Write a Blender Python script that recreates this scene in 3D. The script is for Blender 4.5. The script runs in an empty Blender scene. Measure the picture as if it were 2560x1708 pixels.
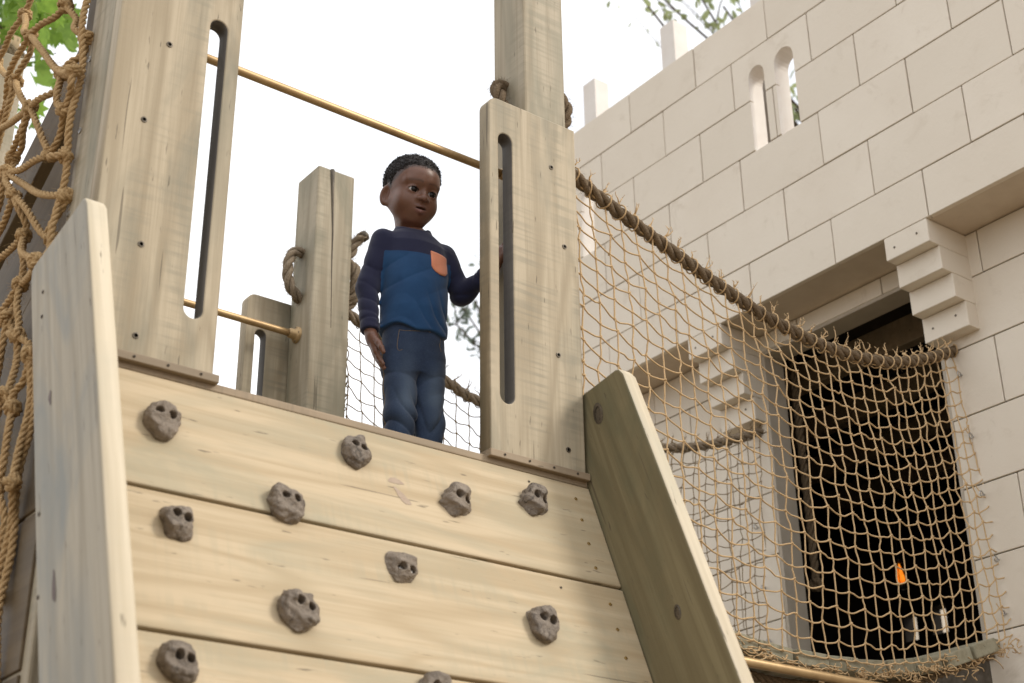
import bpy, bmesh, math, random
import numpy as np
from mathutils import Matrix, Vector
random.seed(7); rng = np.random.default_rng(11)
SC = bpy.context.scene
H = 1.0                       # camera height above the ground; everything is built relative to the lens, then lifted

# ------------------------------------------------------------------ camera
YAW, PITCH, ROLL = 0.91958907, 0.4495118, -0.01210949
fw = np.array([math.cos(PITCH)*math.cos(YAW), math.cos(PITCH)*math.sin(YAW), math.sin(PITCH)])
r0 = np.array([math.sin(YAW), -math.cos(YAW), 0]); u0 = np.cross(r0, fw)
rv = r0*math.cos(ROLL)+u0*math.sin(ROLL); uv = -r0*math.sin(ROLL)+u0*math.cos(ROLL)
cam = bpy.data.cameras.new('camera'); camo = bpy.data.objects.new('camera', cam); SC.collection.objects.link(camo)
cam.sensor_width = 36; cam.lens = 52.183; cam.clip_start = 0.05; cam.clip_end = 2000
camo.matrix_world = Matrix(((rv[0], uv[0], -fw[0], 0), (rv[1], uv[1], -fw[1], 0), (rv[2], uv[2], -fw[2], H), (0, 0, 0, 1)))
cam.dof.use_dof = True; cam.dof.focus_distance = 4.0; cam.dof.aperture_fstop = 4.2
SC.camera = camo

# ------------------------------------------------------------------ world, sun, exposure
SUN = Vector((0.54, -0.60, 0.59)).normalized()
w = bpy.data.worlds.new('World'); SC.world = w; w.use_nodes = True
nt = w.node_tree; nt.nodes.clear()
o_ = nt.nodes.new('ShaderNodeOutputWorld'); bg = nt.nodes.new('ShaderNodeBackground')
sky = nt.nodes.new('ShaderNodeTexSky'); sky.sky_type = 'NISHITA'; sky.sun_disc = False
sky.sun_elevation = math.asin(SUN.z); sky.sun_rotation = math.atan2(SUN.x, SUN.y)
sky.air_density = 1.0; sky.dust_density = 3.0; sky.ozone_density = 1.0
tc = nt.nodes.new('ShaderNodeTexCoord'); nz = nt.nodes.new('ShaderNodeTexNoise'); nz.inputs['Scale'].default_value = 2.2; nz.inputs['Detail'].default_value = 6
cr = nt.nodes.new('ShaderNodeValToRGB')               # thin veil of bright cloud
cr.color_ramp.elements[0].position = 0.30; cr.color_ramp.elements[0].color = (6.3, 6.7, 7.5, 1)
cr.color_ramp.elements[1].position = 0.70; cr.color_ramp.elements[1].color = (13.5, 13.3, 13.0, 1)
mx = nt.nodes.new('ShaderNodeMix'); mx.data_type = 'RGBA'; mx.inputs['Factor'].default_value = 0.88
nt.links.new(tc.outputs['Generated'], nz.inputs['Vector']); nt.links.new(nz.outputs['Fac'], cr.inputs['Fac'])
nt.links.new(sky.outputs['Color'], mx.inputs['A']); nt.links.new(cr.outputs['Color'], mx.inputs['B'])
nt.links.new(mx.outputs['Result'], bg.inputs['Color']); bg.inputs['Strength'].default_value = 0.10
nt.links.new(bg.outputs['Background'], o_.inputs['Surface'])
sl = bpy.data.lights.new('sun', 'SUN'); so = bpy.data.objects.new('sun', sl); SC.collection.objects.link(so)
sl.energy = 1.5; sl.angle = math.radians(15); sl.color = (1.0, 0.94, 0.84)
so.rotation_euler = SUN.to_track_quat('Z', 'Y').to_euler(); so.location = (0, -6, 9)
vs = SC.view_settings; vs.view_transform = 'Standard'; vs.look = 'None'; vs.gamma = 1.0; vs.use_curve_mapping = False
vs.exposure = 0.55
SC.cycles.max_bounces = 8; SC.cycles.diffuse_bounces = 4; SC.cycles.transparent_max_bounces = 8

# ------------------------------------------------------------------ helpers
WM = {}
def tag(o, label=None, cat=None, group=None, kind=None):
    if label: o['label'] = label
    if cat: o['category'] = cat
    if group: o['group'] = group
    if kind: o['kind'] = kind
    return o
def place(o, parent=None, M=None):
    M = M or Matrix(); WM[o.name] = M
    SC.collection.objects.link(o)
    if parent is not None:
        o.parent = parent; o.matrix_basis = WM[parent.name].inverted() @ M
    else: o.matrix_basis = M
    return o
def empty(name, loc, label=None, cat=None, group=None, kind=None):
    o = bpy.data.objects.new(name, None); o.empty_display_size = 0.1
    place(o, None, Matrix.Translation(Vector(loc))); return tag(o, label, cat, group, kind)
def mesh(name, verts, faces, mats=None, smooth=False, mi=None):
    me = bpy.data.meshes.new(name)
    me.from_pydata([tuple(map(float, v)) for v in verts], [], faces if isinstance(faces, list) else faces.tolist())
    for m in (mats if isinstance(mats, (list, tuple)) else [mats]): me.materials.append(m)
    if mi is not None: me.polygons.foreach_set('material_index', np.asarray(mi, dtype=np.int32))
    if smooth: me.polygons.foreach_set('use_smooth', np.ones(len(me.polygons), dtype=bool))
    me.update(); return me
def obj(name, me, parent=None, M=None):
    return place(bpy.data.objects.new(name, me), parent, M)
_boxc = {}
def box_mesh(dims, mat, bev=0.003, seg=2):
    key = (tuple(round(d, 4) for d in dims), mat.name, bev, seg)
    if key in _boxc: return _boxc[key]
    bm = bmesh.new(); bmesh.ops.create_cube(bm, size=1)
    for v in bm.verts: v.co = Vector((v.co.x*dims[0], v.co.y*dims[1], v.co.z*dims[2]))
    if bev: bmesh.ops.bevel(bm, geom=bm.edges[:], offset=bev, segments=seg, profile=0.5, affect='EDGES')
    me = bpy.data.meshes.new('box'); bm.to_mesh(me); bm.free(); me.materials.append(mat)
    _boxc[key] = me; return me
def frame(x, y, z, o):
    x, y, z, o = map(Vector, (x, y, z, o))
    return Matrix(((x.x, y.x, z.x, o.x), (x.y, y.y, z.y, o.y), (x.z, y.z, z.z, o.z), (0, 0, 0, 1)))
AX = {'X': ((1,0,0),(0,1,0),(0,0,1)), 'Y': ((0,1,0),(-1,0,0),(0,0,1)), 'Z': ((0,0,1),(0,1,0),(-1,0,0))}
def timber(name, lo, hi, grain, mat, parent=None, bev=0.004):
    """axis-aligned board between two corners; its local x runs along the grain"""
    lo = np.array(lo, float); hi = np.array(hi, float); c = (lo+hi)/2; d = hi-lo
    x, y, z = AX[grain]
    dims = [abs(np.dot(d, a)) for a in (x, y, z)]
    return obj(name, box_mesh(dims, mat, bev), parent, frame(x, y, z, c))
def catmull(pts, n=8):
    P = np.array(pts, float); P = np.vstack([2*P[0]-P[1], P, 2*P[-1]-P[-2]]); out = []
    for i in range(1, len(P)-2):
        for t in np.linspace(0, 1, n, endpoint=False):
            a, b, c, d = P[i-1], P[i], P[i+1], P[i+2]
            out.append(.5*(2*b+(c-a)*t+(2*a-5*b+4*c-d)*t*t+(3*b-a-3*c+d)*t**3))
    out.append(P[-2]); return np.array(out)
def resample(P, step):
    d = np.r_[0, np.cumsum(np.linalg.norm(np.diff(P, axis=0), axis=1))]; n = max(2, int(d[-1]/step)+1)
    t = np.linspace(0, d[-1], n); return np.stack([np.interp(t, d, P[:, k]) for k in range(3)], 1), t
def frames(P):
    T = np.gradient(P, axis=0); T /= np.linalg.norm(T, axis=1)[:, None]+1e-12
    a = np.array([0, 0, 1.]) if abs(T[0][2]) < .9 else np.array([1., 0, 0])
    n = np.cross(T[0], a); n /= np.linalg.norm(n); N = [n]
    for i in range(1, len(P)):
        n = N[-1]-T[i]*np.dot(N[-1], T[i]); n /= np.linalg.norm(n)+1e-12; N.append(n)
    N = np.array(N); return T, N, np.cross(T, N)
class MB:
    """collects tubes and blobs into one mesh"""
    def __init__(s): s.v = []; s.f = []; s.n = 0
    def add(s, V, Fc):
        s.v.append(np.asarray(V, float)); s.f += [tuple(i+s.n for i in q) for q in Fc]; s.n += len(V)
    def tube(s, P, r, sides=6, cap=True):
        P = np.asarray(P, float); T, N, B = frames(P); n = len(P)
        r = np.broadcast_to(np.asarray(r, float), (n,))
        a = np.arange(sides)*2*math.pi/sides
        V = P[:, None]+r[:, None, None]*(np.cos(a)[None, :, None]*N[:, None]+np.sin(a)[None, :, None]*B[:, None])
        Fc = [(i*sides+j, i*sides+(j+1) % sides, (i+1)*sides+(j+1) % sides, (i+1)*sides+j) for i in range(n-1) for j in range(sides)]
        if cap: Fc += [tuple(range(sides))[::-1], tuple((n-1)*sides+j for j in range(sides))]
        s.add(V.reshape(-1, 3), Fc)
    def rope(s, P, R, pitch=None, step=None, strands=3, sides=6, phase=0.0):
        pitch = pitch or R*7; step = step or pitch/12
        Q, t = resample(np.asarray(P, float), step); T, N, B = frames(Q)
        o = R*0.54; r = R*0.51
        for k in range(strands):
            a = phase+2*math.pi*(t/pitch+k/strands)
            s.tube(Q+o*(np.cos(a)[:, None]*N+np.sin(a)[:, None]*B), r, sides)
    def blob(s, c, r, jit=.15):
        r = np.broadcast_to(np.asarray(r, float), (3,))
        V = ICO_V*(1+rng.normal(0, jit, (len(ICO_V), 1)))*r+np.asarray(c)
        s.add(V, ICO_F)
    def build(s, name, mat, parent=None, smooth=True, M=None):
        return obj(name, mesh(name, np.vstack(s.v), s.f, mat, smooth), parent, M)
bm = bmesh.new(); bmesh.ops.create_icosphere(bm, subdivisions=1, radius=1)
bm.verts.ensure_lookup_table(); ICO_V = np.array([v.co[:] for v in bm.verts]); ICO_F = [tuple(v.index for v in f.verts) for f in bm.faces]; bm.free()
def outline_board(name, outer, holes, thick, mat, parent, M, bev=0.004):
    """flat board from an outline (local x = grain, y = width), extruded along local z, with holes and eased edges"""
    cu = bpy.data.curves.new(name, 'CURVE'); cu.dimensions = '2D'; cu.fill_mode = 'BOTH'; cu.extrude = thick/2-bev; cu.bevel_depth = bev; cu.bevel_resolution = 1; cu.offset = -bev
    for lp in [outer]+holes:
        sp = cu.splines.new('POLY'); sp.points.add(len(lp)-1); sp.use_cyclic_u = True
        for p, q in zip(sp.points, lp): p.co = (q[0], q[1], 0, 1)
    tmp = bpy.data.objects.new('tmp', cu); SC.collection.objects.link(tmp)
    dg = bpy.context.evaluated_depsgraph_get(); me = bpy.data.meshes.new_from_object(tmp.evaluated_get(dg))
    bpy.data.objects.remove(tmp); bpy.data.curves.remove(cu)
    me.materials.clear(); me.materials.append(mat); return obj(name, me, parent, M)
def arc(cx, cy, r, a0, a1, n=6): return [(cx+r*math.cos(math.radians(a0+(a1-a0)*i/n)), cy+r*math.sin(math.radians(a0+(a1-a0)*i/n))) for i in range(n+1)]

# ------------------------------------------------------------------ materials
class NT:
    def __init__(s, name):
        s.m = bpy.data.materials.new(name); s.m.use_nodes = True; s.t = s.m.node_tree; s.t.nodes.clear()
        s.out = s.n('ShaderNodeOutputMaterial'); s.b = s.n('ShaderNodeBsdfPrincipled'); s.l(s.b.outputs[0], s.out.inputs[0])
    def n(s, t, **k):
        x = s.t.nodes.new(t)
        for a, v in k.items(): setattr(x, a, v)
        return x
    def l(s, a, b): s.t.links.new(a, b)
    def math(s, op, a, b=None, c=None):
        x = s.n('ShaderNodeMath', operation=op)
        for i, v in enumerate((a, b, c)):
            if v is None: continue
            if isinstance(v, (int, float)): x.inputs[i].default_value = v
            else: s.l(v, x.inputs[i])
        return x.outputs[0]
    def mix(s, fac, a, b, mode='MIX'):
        x = s.n('ShaderNodeMix', data_type='RGBA', blend_type=mode)
        for k, v in (('Factor', fac), ('A', a), ('B', b)):
            i = [q for q in x.inputs if q.name == k and (q.type == 'RGBA' or k == 'Factor' and q.type == 'VALUE')][0]
            if isinstance(v, (int, float)): i.default_value = v
            elif isinstance(v, tuple): i.default_value = (*v, 1)
            else: s.l(v, i)
        return [q for q in x.outputs if q.type == 'RGBA'][0]
    def coord(s, scale=(1, 1, 1), rnd=True):
        tc = s.n('ShaderNodeTexCoord'); v = tc.outputs['Object']
        if rnd:
            oi = s.n('ShaderNodeObjectInfo'); cx = s.n('ShaderNodeCombineXYZ')
            for i, k in enumerate((17.0, 31.0, 53.0)): s.l(s.math('MULTIPLY', oi.outputs['Random'], k), cx.inputs[i])
            a = s.n('ShaderNodeVectorMath', operation='ADD'); s.l(v, a.inputs[0]); s.l(cx.outputs[0], a.inputs[1]); v = a.outputs[0]
        m = s.n('ShaderNodeVectorMath', operation='MULTIPLY'); s.l(v, m.inputs[0]); m.inputs[1].default_value = scale
        return m.outputs[0]
    def noise(s, v, scale=1.0, detail=4, rough=.55, dist=0.0):
        x = s.n('ShaderNodeTexNoise'); s.l(v, x.inputs['Vector']); x.inputs['Scale'].default_value = scale
        x.inputs['Detail'].default_value = detail; x.inputs['Roughness'].default_value = rough; x.inputs['Distortion'].default_value = dist
        return x.outputs['Fac']
    def ramp(s, v, lo, hi):
        x = s.n('ShaderNodeMapRange'); s.l(v, x.inputs[0]); x.inputs[1].default_value = lo; x.inputs[2].default_value = hi; x.clamp = True
        return x.outputs[0]
    def bump(s, h, strength=.3, dist=.01):
        x = s.n('ShaderNodeBump'); s.l(h, x.inputs['Height']); x.inputs['Strength'].default_value = strength; x.inputs['Distance'].default_value = dist
        s.l(x.outputs[0], s.b.inputs['Normal'])
    def col(s, c):
        if isinstance(c, tuple): s.b.inputs['Base Color'].default_value = (*c, 1)
        else: s.l(c, s.b.inputs['Base Color'])
        return s
    def rough(s, r, spec=.4):
        if isinstance(r, (int, float)): s.b.inputs['Roughness'].default_value = r
        else: s.l(r, s.b.inputs['Roughness'])
        s.b.inputs['Specular IOR Level'].default_value = spec; return s

def wood(name, light, dark, stain, stain_amt=.6, ring=.5, saw=.3, knots=.5, rough=.62, streak=.6):
    s = NT(name)
    low = s.noise(s.coord((.5, 4.2, 4.2)), 1.0, 2.5, .45, .5)
    rings = s.math('SINE', s.math('MULTIPLY', low, 46.0)); rings = s.math('POWER', s.ramp(rings, -.6, 1.0), 2.2)
    fine = s.noise(s.coord((5, 190, 190)), 1.0, 3, .6)
    med = s.noise(s.coord((1.3, 42, 42)), 1.0, 3.5, .62, .25)
    patch = s.noise(s.coord((1.7, 5.5, 5.5)), 1.0, 4, .6, .8)
    sw = s.noise(s.coord((75, 3, 3)), 1.0, 2, .5); swm = s.ramp(s.noise(s.coord((1.5, 9, 9)), 1.0, 2), .45, .65)
    c = s.mix(s.math('MULTIPLY', s.ramp(med, .44, .62), streak), light, dark)
    c = s.mix(s.math('MULTIPLY', rings, ring), c, dark)
    c = s.mix(s.math('MULTIPLY', s.ramp(patch, .46, .68), stain_amt), c, stain)
    c = s.mix(s.math('MULTIPLY', s.math('MULTIPLY', s.ramp(sw, .48, .62), swm), saw), c, stain)
    c = s.mix(s.math('MULTIPLY', s.ramp(fine, .52, .75), .35), c, dark)
    # knots: a few stretched voronoi cells
    vo = s.n('ShaderNodeTexVoronoi', feature='F1'); s.l(s.coord((1.5, 4.2, 4.2)), vo.inputs['Vector']); vo.inputs['Scale'].default_value = 1.0
    sep = s.n('ShaderNodeSeparateColor'); s.l(vo.outputs['Color'], sep.inputs[0])
    pick = s.math('GREATER_THAN', sep.outputs[0], .72)
    dd = s.math('ADD', vo.outputs['Distance'], s.math('MULTIPLY', s.math('SUBTRACT', med, .5), .05))
    halo = s.math('MULTIPLY', pick, s.math('SUBTRACT', 1.0, s.ramp(dd, .04, .24)))
    kn = s.math('MULTIPLY', pick, s.math('SUBTRACT', 1.0, s.ramp(dd, .03, .075)))
    c = s.mix(s.math('MULTIPLY', halo, knots*.6), c, dark)
    c = s.mix(s.math('MULTIPLY', kn, knots), c, (.09, .06, .045))
    # short dark checks and pits
    pit = s.ramp(s.noise(s.coord((16, 95, 95)), 1.0, 2, .5), .70, .76)
    chk = s.ramp(s.noise(s.coord((2.6, 80, 80)), 1.0, 1.5, .5), .735, .75); pit = s.math('MAXIMUM', pit, chk)
    c = s.mix(s.math('MULTIPLY', pit, .65), c, (.10, .08, .05))
    s.col(c).rough(rough, .3)
    h = s.math('ADD', s.math('MULTIPLY', fine, .6), s.math('ADD', s.math('MULTIPLY', sw, .25), s.math('MULTIPLY', rings, .35)))
    s.bump(s.math('SUBTRACT', h, s.math('MULTIPLY', pit, 1.2)), .22, .004)
    return s.m
W_PANEL = wood('pine_panel', (.50, .395, .255), (.38, .285, .165), (.33, .295, .20), .8, .65, .35, .6, .62, .6)
W_BOARD = wood('pine_board', (.45, .375, .262), (.295, .235, .15), (.225, .205, .148), .9, .65, .5, .9)
W_POST = wood('pine_post', (.42, .36, .262), (.275, .225, .148), (.21, .197, .138), .9, .65, .45, .9)
W_RAIL = wood('pine_rail', (.39, .34, .255), (.28, .238, .168), (.24, .24, .212), 1.0, .7, .15, 1.0)
W_EDGE_LIT = wood('lit_edge', (.58, .50, .37), (.46, .385, .265), (.42, .39, .30), .6, .4, .1, .3)
W_RAILG = wood('green_rail', (.215, .18, .10), (.14, .112, .058), (.128, .122, .07), .95, .55, .1, .7)
W_TRIM = wood('brown_trim', (.33, .25, .165), (.22, .16, .10), (.20, .16, .11), .6, .3, .4, .4)
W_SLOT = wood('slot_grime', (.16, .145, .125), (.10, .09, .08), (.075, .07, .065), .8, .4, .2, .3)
W_SHADE = wood('side_plank', (.125, .088, .046), (.08, .054, .027), (.066, .05, .027), .6, .3, .2, .5)  # pine darkened so the shade on the tower's left side is in the colour
W_DECK = wood('deck_plank', (.34, .31, .22), (.22, .19, .12), (.20, .21, .15), .6, .4, .2, .5)

def plaster():
    s = NT('painted_block'); a = s.noise(s.coord((2.2, 2.2, 2.2)), 1.0, 5, .6); b = s.noise(s.coord((60, 60, 60)), 1.0, 4, .7); d = s.noise(s.coord((9, 9, 9)), 1.0, 6, .7, .6)
    oi = s.n('ShaderNodeObjectInfo')
    c = s.mix(s.ramp(a, .35, .7), (.75, .68, .575), (.69, .615, .51))
    c = s.mix(s.math('MULTIPLY', s.ramp(d, .56, .74), .45), c, (.47, .39, .29))
    c = s.mix(s.math('MULTIPLY', oi.outputs['Random'], .55), c, (.665, .595, .49))
    c = s.mix(s.math('MULTIPLY', s.ramp(b, .68, .78), .3), c, (.42, .35, .27))
    s.col(c).rough(.72, .3); s.bump(s.math('ADD', s.math('MULTIPLY', b, .5), s.math('MULTIPLY', d, .9)), .22, .006); return s.m
M_BLOCK = plaster()
def simple(name, c1, c2, scale=20, rough=.6, spec=.4, bump=.0, metal=0.0, stretch=(1, 1, 1), dist=.004):
    s = NT(name); n = s.noise(s.coord(tuple(scale*k for k in stretch)), 1.0, 5, .6)
    s.col(s.mix(s.ramp(n, .3, .7), c1, c2)).rough(rough, spec); s.b.inputs['Metallic'].default_value = metal
    if bump: s.bump(n, bump, dist)
    return s.m
M_GAPSHADE = simple('gap_shade', (.06, .05, .04), (.03, .025, .02), 30, .9, .1)
M_JOINT = simple('dark_joint', (.20, .17, .135), (.10, .085, .065), 30, .9, .1)
M_PAINT = simple('white_paint', (.74, .70, .65), (.68, .62, .56), 8, .6, .3, .1)
M_RAW = simple('raw_timber_edge', (.60, .42, .25), (.48, .32, .17), 30, .7, .2, .1)
M_JAMB = simple('jamb_paint', (.50, .44, .36), (.42, .365, .29), 10, .7, .3, .1)
M_SOFFIT = simple('soffit_paint', (.62, .53, .42), (.54, .45, .35), 10, .7, .3, .1)
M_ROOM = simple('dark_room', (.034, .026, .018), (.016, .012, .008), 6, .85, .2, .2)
M_BRASS = simple('brass_pipe', (.52, .36, .18), (.38, .25, .12), 14, .42, .5, .05, .55, (1, 1, 1))
M_STEEL = simple('steel', (.55, .54, .52), (.35, .34, .33), 60, .35, .5, .05, .9)
M_SCREW = simple('dark_screw', (.16, .13, .09), (.06, .05, .04), 200, .5, .5, .1, .5)
M_BSCREW = simple('brass_screw', (.45, .30, .10), (.25, .16, .05), 200, .4, .5, .1, .7)
M_ROPE = simple('hemp_rope', (.225, .165, .105), (.115, .082, .05), 260, .85, .15, .8, 0, (.6, 1, 1), .003)
M_ROPEG = simple('grey_rope', (.34, .27, .19), (.19, .145, .10), 260, .85, .15, .8, 0, (.6, 1, 1), .003)
M_JUTE = simple('jute_rope', (.56, .395, .205), (.34, .21, .095), 300, .85, .15, .9, 0, (.6, 1, 1), .002)
M_TWINE = simple('net_twine', (.68, .485, .27), (.46, .31, .16), 320, .8, .2, .5, 0, (1, 1, 1), .001)
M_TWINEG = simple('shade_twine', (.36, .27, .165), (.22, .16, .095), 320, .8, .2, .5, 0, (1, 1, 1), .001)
M_GROUND = simple('bark_ground', (.30, .235, .165), (.17, .125, .08), 9, .95, .1, .6, 0, (1, 1, 1), .03)
M_BARK = simple('bark', (.13, .10, .07), (.06, .045, .03), 12, .9, .2, .8, 0, (1, 1, .25), .03)

# ------------------------------------------------------------------ ground
g = obj('ground', mesh('ground', [(-400, -400, -H), (400, -400, -H), (400, 400, -H), (-400, 400, -H)], [(0, 1, 2, 3)], M_GROUND))
tag(g, kind='structure')

# ------------------------------------------------------------------ play tower
X0, X1 = 0.873, 2.176            # climbing panel between its two side rails
YP = 2.601                        # front of the posts
YB = YP-0.043                     # face of the slotted boards
tower = empty('play_tower', (1.52, 3.2, -H), 'weathered pine play tower with slotted boards and a leaning climbing wall', 'play tower')
def post(lo, hi, mat=W_POST):
    return timber('post', lo, hi, 'Z', mat, tower, .006)
post((0.899, YP, -H), (1.039, YP+.14, 3.1))
P1 = post((2.036, YP, -H), (2.176, YP+.14, 3.05))
P2 = post((2.036, 3.72, -H), (2.176, 3.86, 2.686))
post((0.899, 3.72, -H), (1.039, 3.86, 2.68))
# drying crack in the back corner post
ck = MB(); ck.tube(np.array([(2.088, 3.7195, 2.684), (2.092, 3.7193, 2.60), (2.100, 3.7195, 2.45), (2.103, 3.7197, 2.30), (2.110, 3.7199, 2.1)]), [.008, .005, .003, .0016, .0006], 5)
ck.build('crack', M_SCREW, P2)
def slotted(x0, x1, z0, z1, slotx, slotz, y, mirror, mat=W_BOARD):
    """board with a long rounded slot beside its inner edge"""
    L = z1-z0; Wd = x1-x0; r = .03
    if mirror: outer = [(0, 0), (L, 0)] + arc(L-r, Wd-r, r, 0, 90) + [(0, Wd)]
    else: outer = [(0, 0)] + [(L-r+r*math.sin(math.radians(a)), r-r*math.cos(math.radians(a))) for a in range(0, 91, 15)] + [(L, Wd), (0, Wd)]
    sc = (slotx[0]+slotx[1])/2-x0; sr = (slotx[1]-slotx[0])/2; za, zb = slotz[0]-z0, slotz[1]-z0
    hole = arc(zb-sr, sc, sr, -90, 90, 10) + arc(za+sr, sc, sr, 90, 270, 10)
    o = outline_board('slotted_board', outer, [hole], .043, mat, tower, frame((0, 0, 1), (1, 0, 0), (0, 1, 0), (x0, y+.0215, z0)), .004)
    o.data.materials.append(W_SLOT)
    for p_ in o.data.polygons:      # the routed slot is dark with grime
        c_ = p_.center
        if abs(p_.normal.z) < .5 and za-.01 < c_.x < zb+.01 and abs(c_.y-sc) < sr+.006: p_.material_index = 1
    return o
BL = slotted(0.897, 1.183, 1.258, 2.242, (1.106, 1.147), (1.374, 2.128), YB, True)
BR = slotted(1.883, 2.169, 1.258, 2.242, (1.914, 1.956), (1.386, 2.140), YB, False)
BB = slotted(1.883, 2.169, 1.258, 2.222, (1.918, 1.956), (1.386, 2.100), 3.862, False)
slotted(0.897, 1.183, 1.258, 2.222, (1.106, 1.147), (1.386, 2.100), 3.862, True)
def screw(parent, p, n=(0, -1, 0), r=.0055, mat=M_SCREW, name='screw'):
    n = Vector(n).normalized(); q = n.to_track_quat('Z', 'Y').to_matrix().to_4x4()
    key = ('screw', mat.name, r)
    if key not in _boxc:
        a = [i*math.pi/5 for i in range(10)]; V = []
        for rr, z in ((r, -.004), (r, .0012), (r*.6, .0016), (r*.55, -.0005)): V += [(rr*math.cos(t), rr*math.sin(t), z) for t in a]
        Fc = [(k*10+i, k*10+(i+1) % 10, (k+1)*10+(i+1) % 10, (k+1)*10+i) for k in range(3) for i in range(10)]+[tuple(range(30, 40))]
        _boxc[key] = mesh('screw', V, Fc, mat, False)
    return obj(name, _boxc[key], parent, Matrix.Translation(Vector(p)) @ q)
for x, z in ((1.014, 2.012), (0.976, 1.800), (1.0, 1.505), (1.01, 1.30)): screw(BL, (x, YB-.0005, z), r=.0072)
for x, z in ((2.085, 2.095), (2.122, 1.87), (2.092, 1.555), (2.115, 1.31)): screw(BR, (x, YB-.0005, z), r=.0072)
# ledge on top of the climbing wall and short nailing strips under the slotted boards
timber('ledge', (X0, YB+.004, 1.226), (X1, YP+.13, 1.2445), 'X', W_TRIM, tower, .003)
for a, b in ((0.895, 1.192), (1.876, 2.172)):
    st = timber('nailing_strip', (a, YB-.012, 1.2395), (b, YB+.05, 1.2575), 'X', W_TRIM, tower, .002)
    for k in range(4): screw(st, (a+.04+k*.072, YB-.0125, 1.249), r=.003)
# leaning climbing wall
n_ = Vector((0, -1, .385)).normalized(); d_ = Vector((0, -.385, -1)).normalized(); p0 = Vector((0, 2.556, 1.2245))
TH = .043; pit_ = .3135; s0 = .018
def panel_pt(x, s, h=0.0): return Vector((x, 2.565, 1.245)) + d_*s + n_*h
npl = 7
for k in range(npl):
    a = s0+.004 if k == 0 else k*pit_+.004; b = (k+1)*pit_-.004
    c = panel_pt((X0+X1)/2, (a+b)/2, -TH/2)
    pl = obj('plank', box_mesh((X1-X0-.003, b-a, TH), W_PANEL, .004), tower, frame((1, 0, 0), -d_, n_, c))
    if k < 4:
        for f in (.16, .38, .62, .86):
            screw(pl, panel_pt(2.176-.055-.012*f, a+(b-a)*f, .0005), n_, .0042, M_BSCREW)
        screw(pl, panel_pt(1.985, a+(b-a)*.1, .0005), n_, .003)
# dark sheet added to blacken the plank gaps like shade, and studs
obj('shade_sheet', box_mesh((X1-X0-.004, npl*pit_-.06, .004), M_GAPSHADE, 0), tower, frame((1, 0, 0), -d_, n_, panel_pt((X0+X1)/2, npl*pit_/2+.02, -TH-.004)))
for x in (.93, 1.52, 2.11):
    c = panel_pt(x, 1.1, -TH-.036); obj('stud', box_mesh((2.15, .09, .055), W_SHADE, .003), tower, frame(d_, (1, 0, 0), n_.cross(Vector((0, 0, 1))).normalized() if False else -n_, c))
def rail(x, mat):
    """side rail: a wide board on edge that stands proud of the leaning planks, top corner rounded"""
    f = lambda y, z: (z, y)
    zt = 1.497; fr = lambda z: 2.42-.388*(1.479-z); bk = lambda z: fr(z)+.292
    zb = -H
    P = [(fr(zb), zb), (bk(zb), zb), (bk(1.42), 1.42), (bk(1.445)-.006, 1.447), (bk(1.455)-.022, 1.456)]
    P += [(fr(zt)+.020, zt), (fr(zt)+.009, zt-.002), (fr(zt)+.002, zt-.009), (fr(zt-.02), zt-.02)]
    # local x along the slope (grain)
    ax = Vector((0, .388, 1)).normalized(); ay = Vector((0, 1, -.388)).normalized(); o = Vector((x, fr(0), 0))
    loc = [((Vector((x, p[0], p[1]))-o).dot(ax), (Vector((x, p[0], p[1]))-o).dot(ay)) for p in P]
    return outline_board('side_rail', loc, [], .043, mat, tower, frame(ax, ay, ax.cross(ay), o), .005)
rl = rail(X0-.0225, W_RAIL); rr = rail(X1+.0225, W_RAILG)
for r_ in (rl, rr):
    r_.data.materials.append(W_EDGE_LIT)      # light on the narrow front edges painted in as paler wood than the sides
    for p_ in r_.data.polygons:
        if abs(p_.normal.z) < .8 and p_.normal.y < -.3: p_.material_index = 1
def on_face(x, y, z): return (x, y, z)
for y, z in ((2.60, 1.36), (2.585, 1.30), (2.45, .86), (2.40, .70)): screw(rl, (X0-.0445, y, z), (-1, 0, 0), .004)
# real knots standing as dark ovals in the right rail
for (y, z, a, b) in ((2.515, 1.405, .018, .030), (2.28, .86, .011, .018)):
    V = [(X1+.0005, y+a*math.cos(t)+.15*b*math.sin(t), z+b*math.sin(t)) for t in np.linspace(0, 2*math.pi, 14, endpoint=False)]
    V += [(X1-.001, y+.62*a*math.cos(t), z+.62*b*math.sin(t)) for t in np.linspace(0, 2*math.pi, 14, endpoint=False)]
    obj('knot', mesh('knot', V, [tuple(range(14))]+[(i, (i+1) % 14, 14+(i+1) % 14, 14+i) for i in range(14)], M_SCREW), rr)
# plum-grey knots in the pine
M_KNOT = simple('plum_knot', (.41, .315, .23), (.33, .245, .18), 120, .65, .3, .2, 0, (.5, 1.5, 1))
M_KNOTD = simple('dark_knot', (.17, .125, .105), (.09, .065, .055), 120, .65, .3, .2)
def inlay(parent, c, u, v, n, a, b, mat, seed):
    r_ = random.Random(seed); c, u, v, n = map(Vector, (c, u, v, n)); N_ = 28; V = []
    for k in range(N_):
        t = 2*math.pi*k/N_; w_ = 1+.16*math.sin(3*t+seed)+r_.uniform(-.1, .1); V.append(c+u*a*w_*math.cos(t)+v*b*w_*math.sin(t)+n*.0006)
    obj('knot', mesh('knot', V, [tuple(range(N_))], mat), parent)
top_plank = [o for o in tower.children if o.name.startswith('plank')][0]
inlay(top_plank, panel_pt(1.598, .150), (1, 0, 0), -d_, n_, .019, .008, M_KNOT, 3)
inlay(top_plank, panel_pt(1.607, .190), Vector((1, 0, 0))*.6+d_*.8, Vector((1, 0, 0))*.8-d_*.6, n_, .026, .009, M_KNOT, 5)
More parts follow.
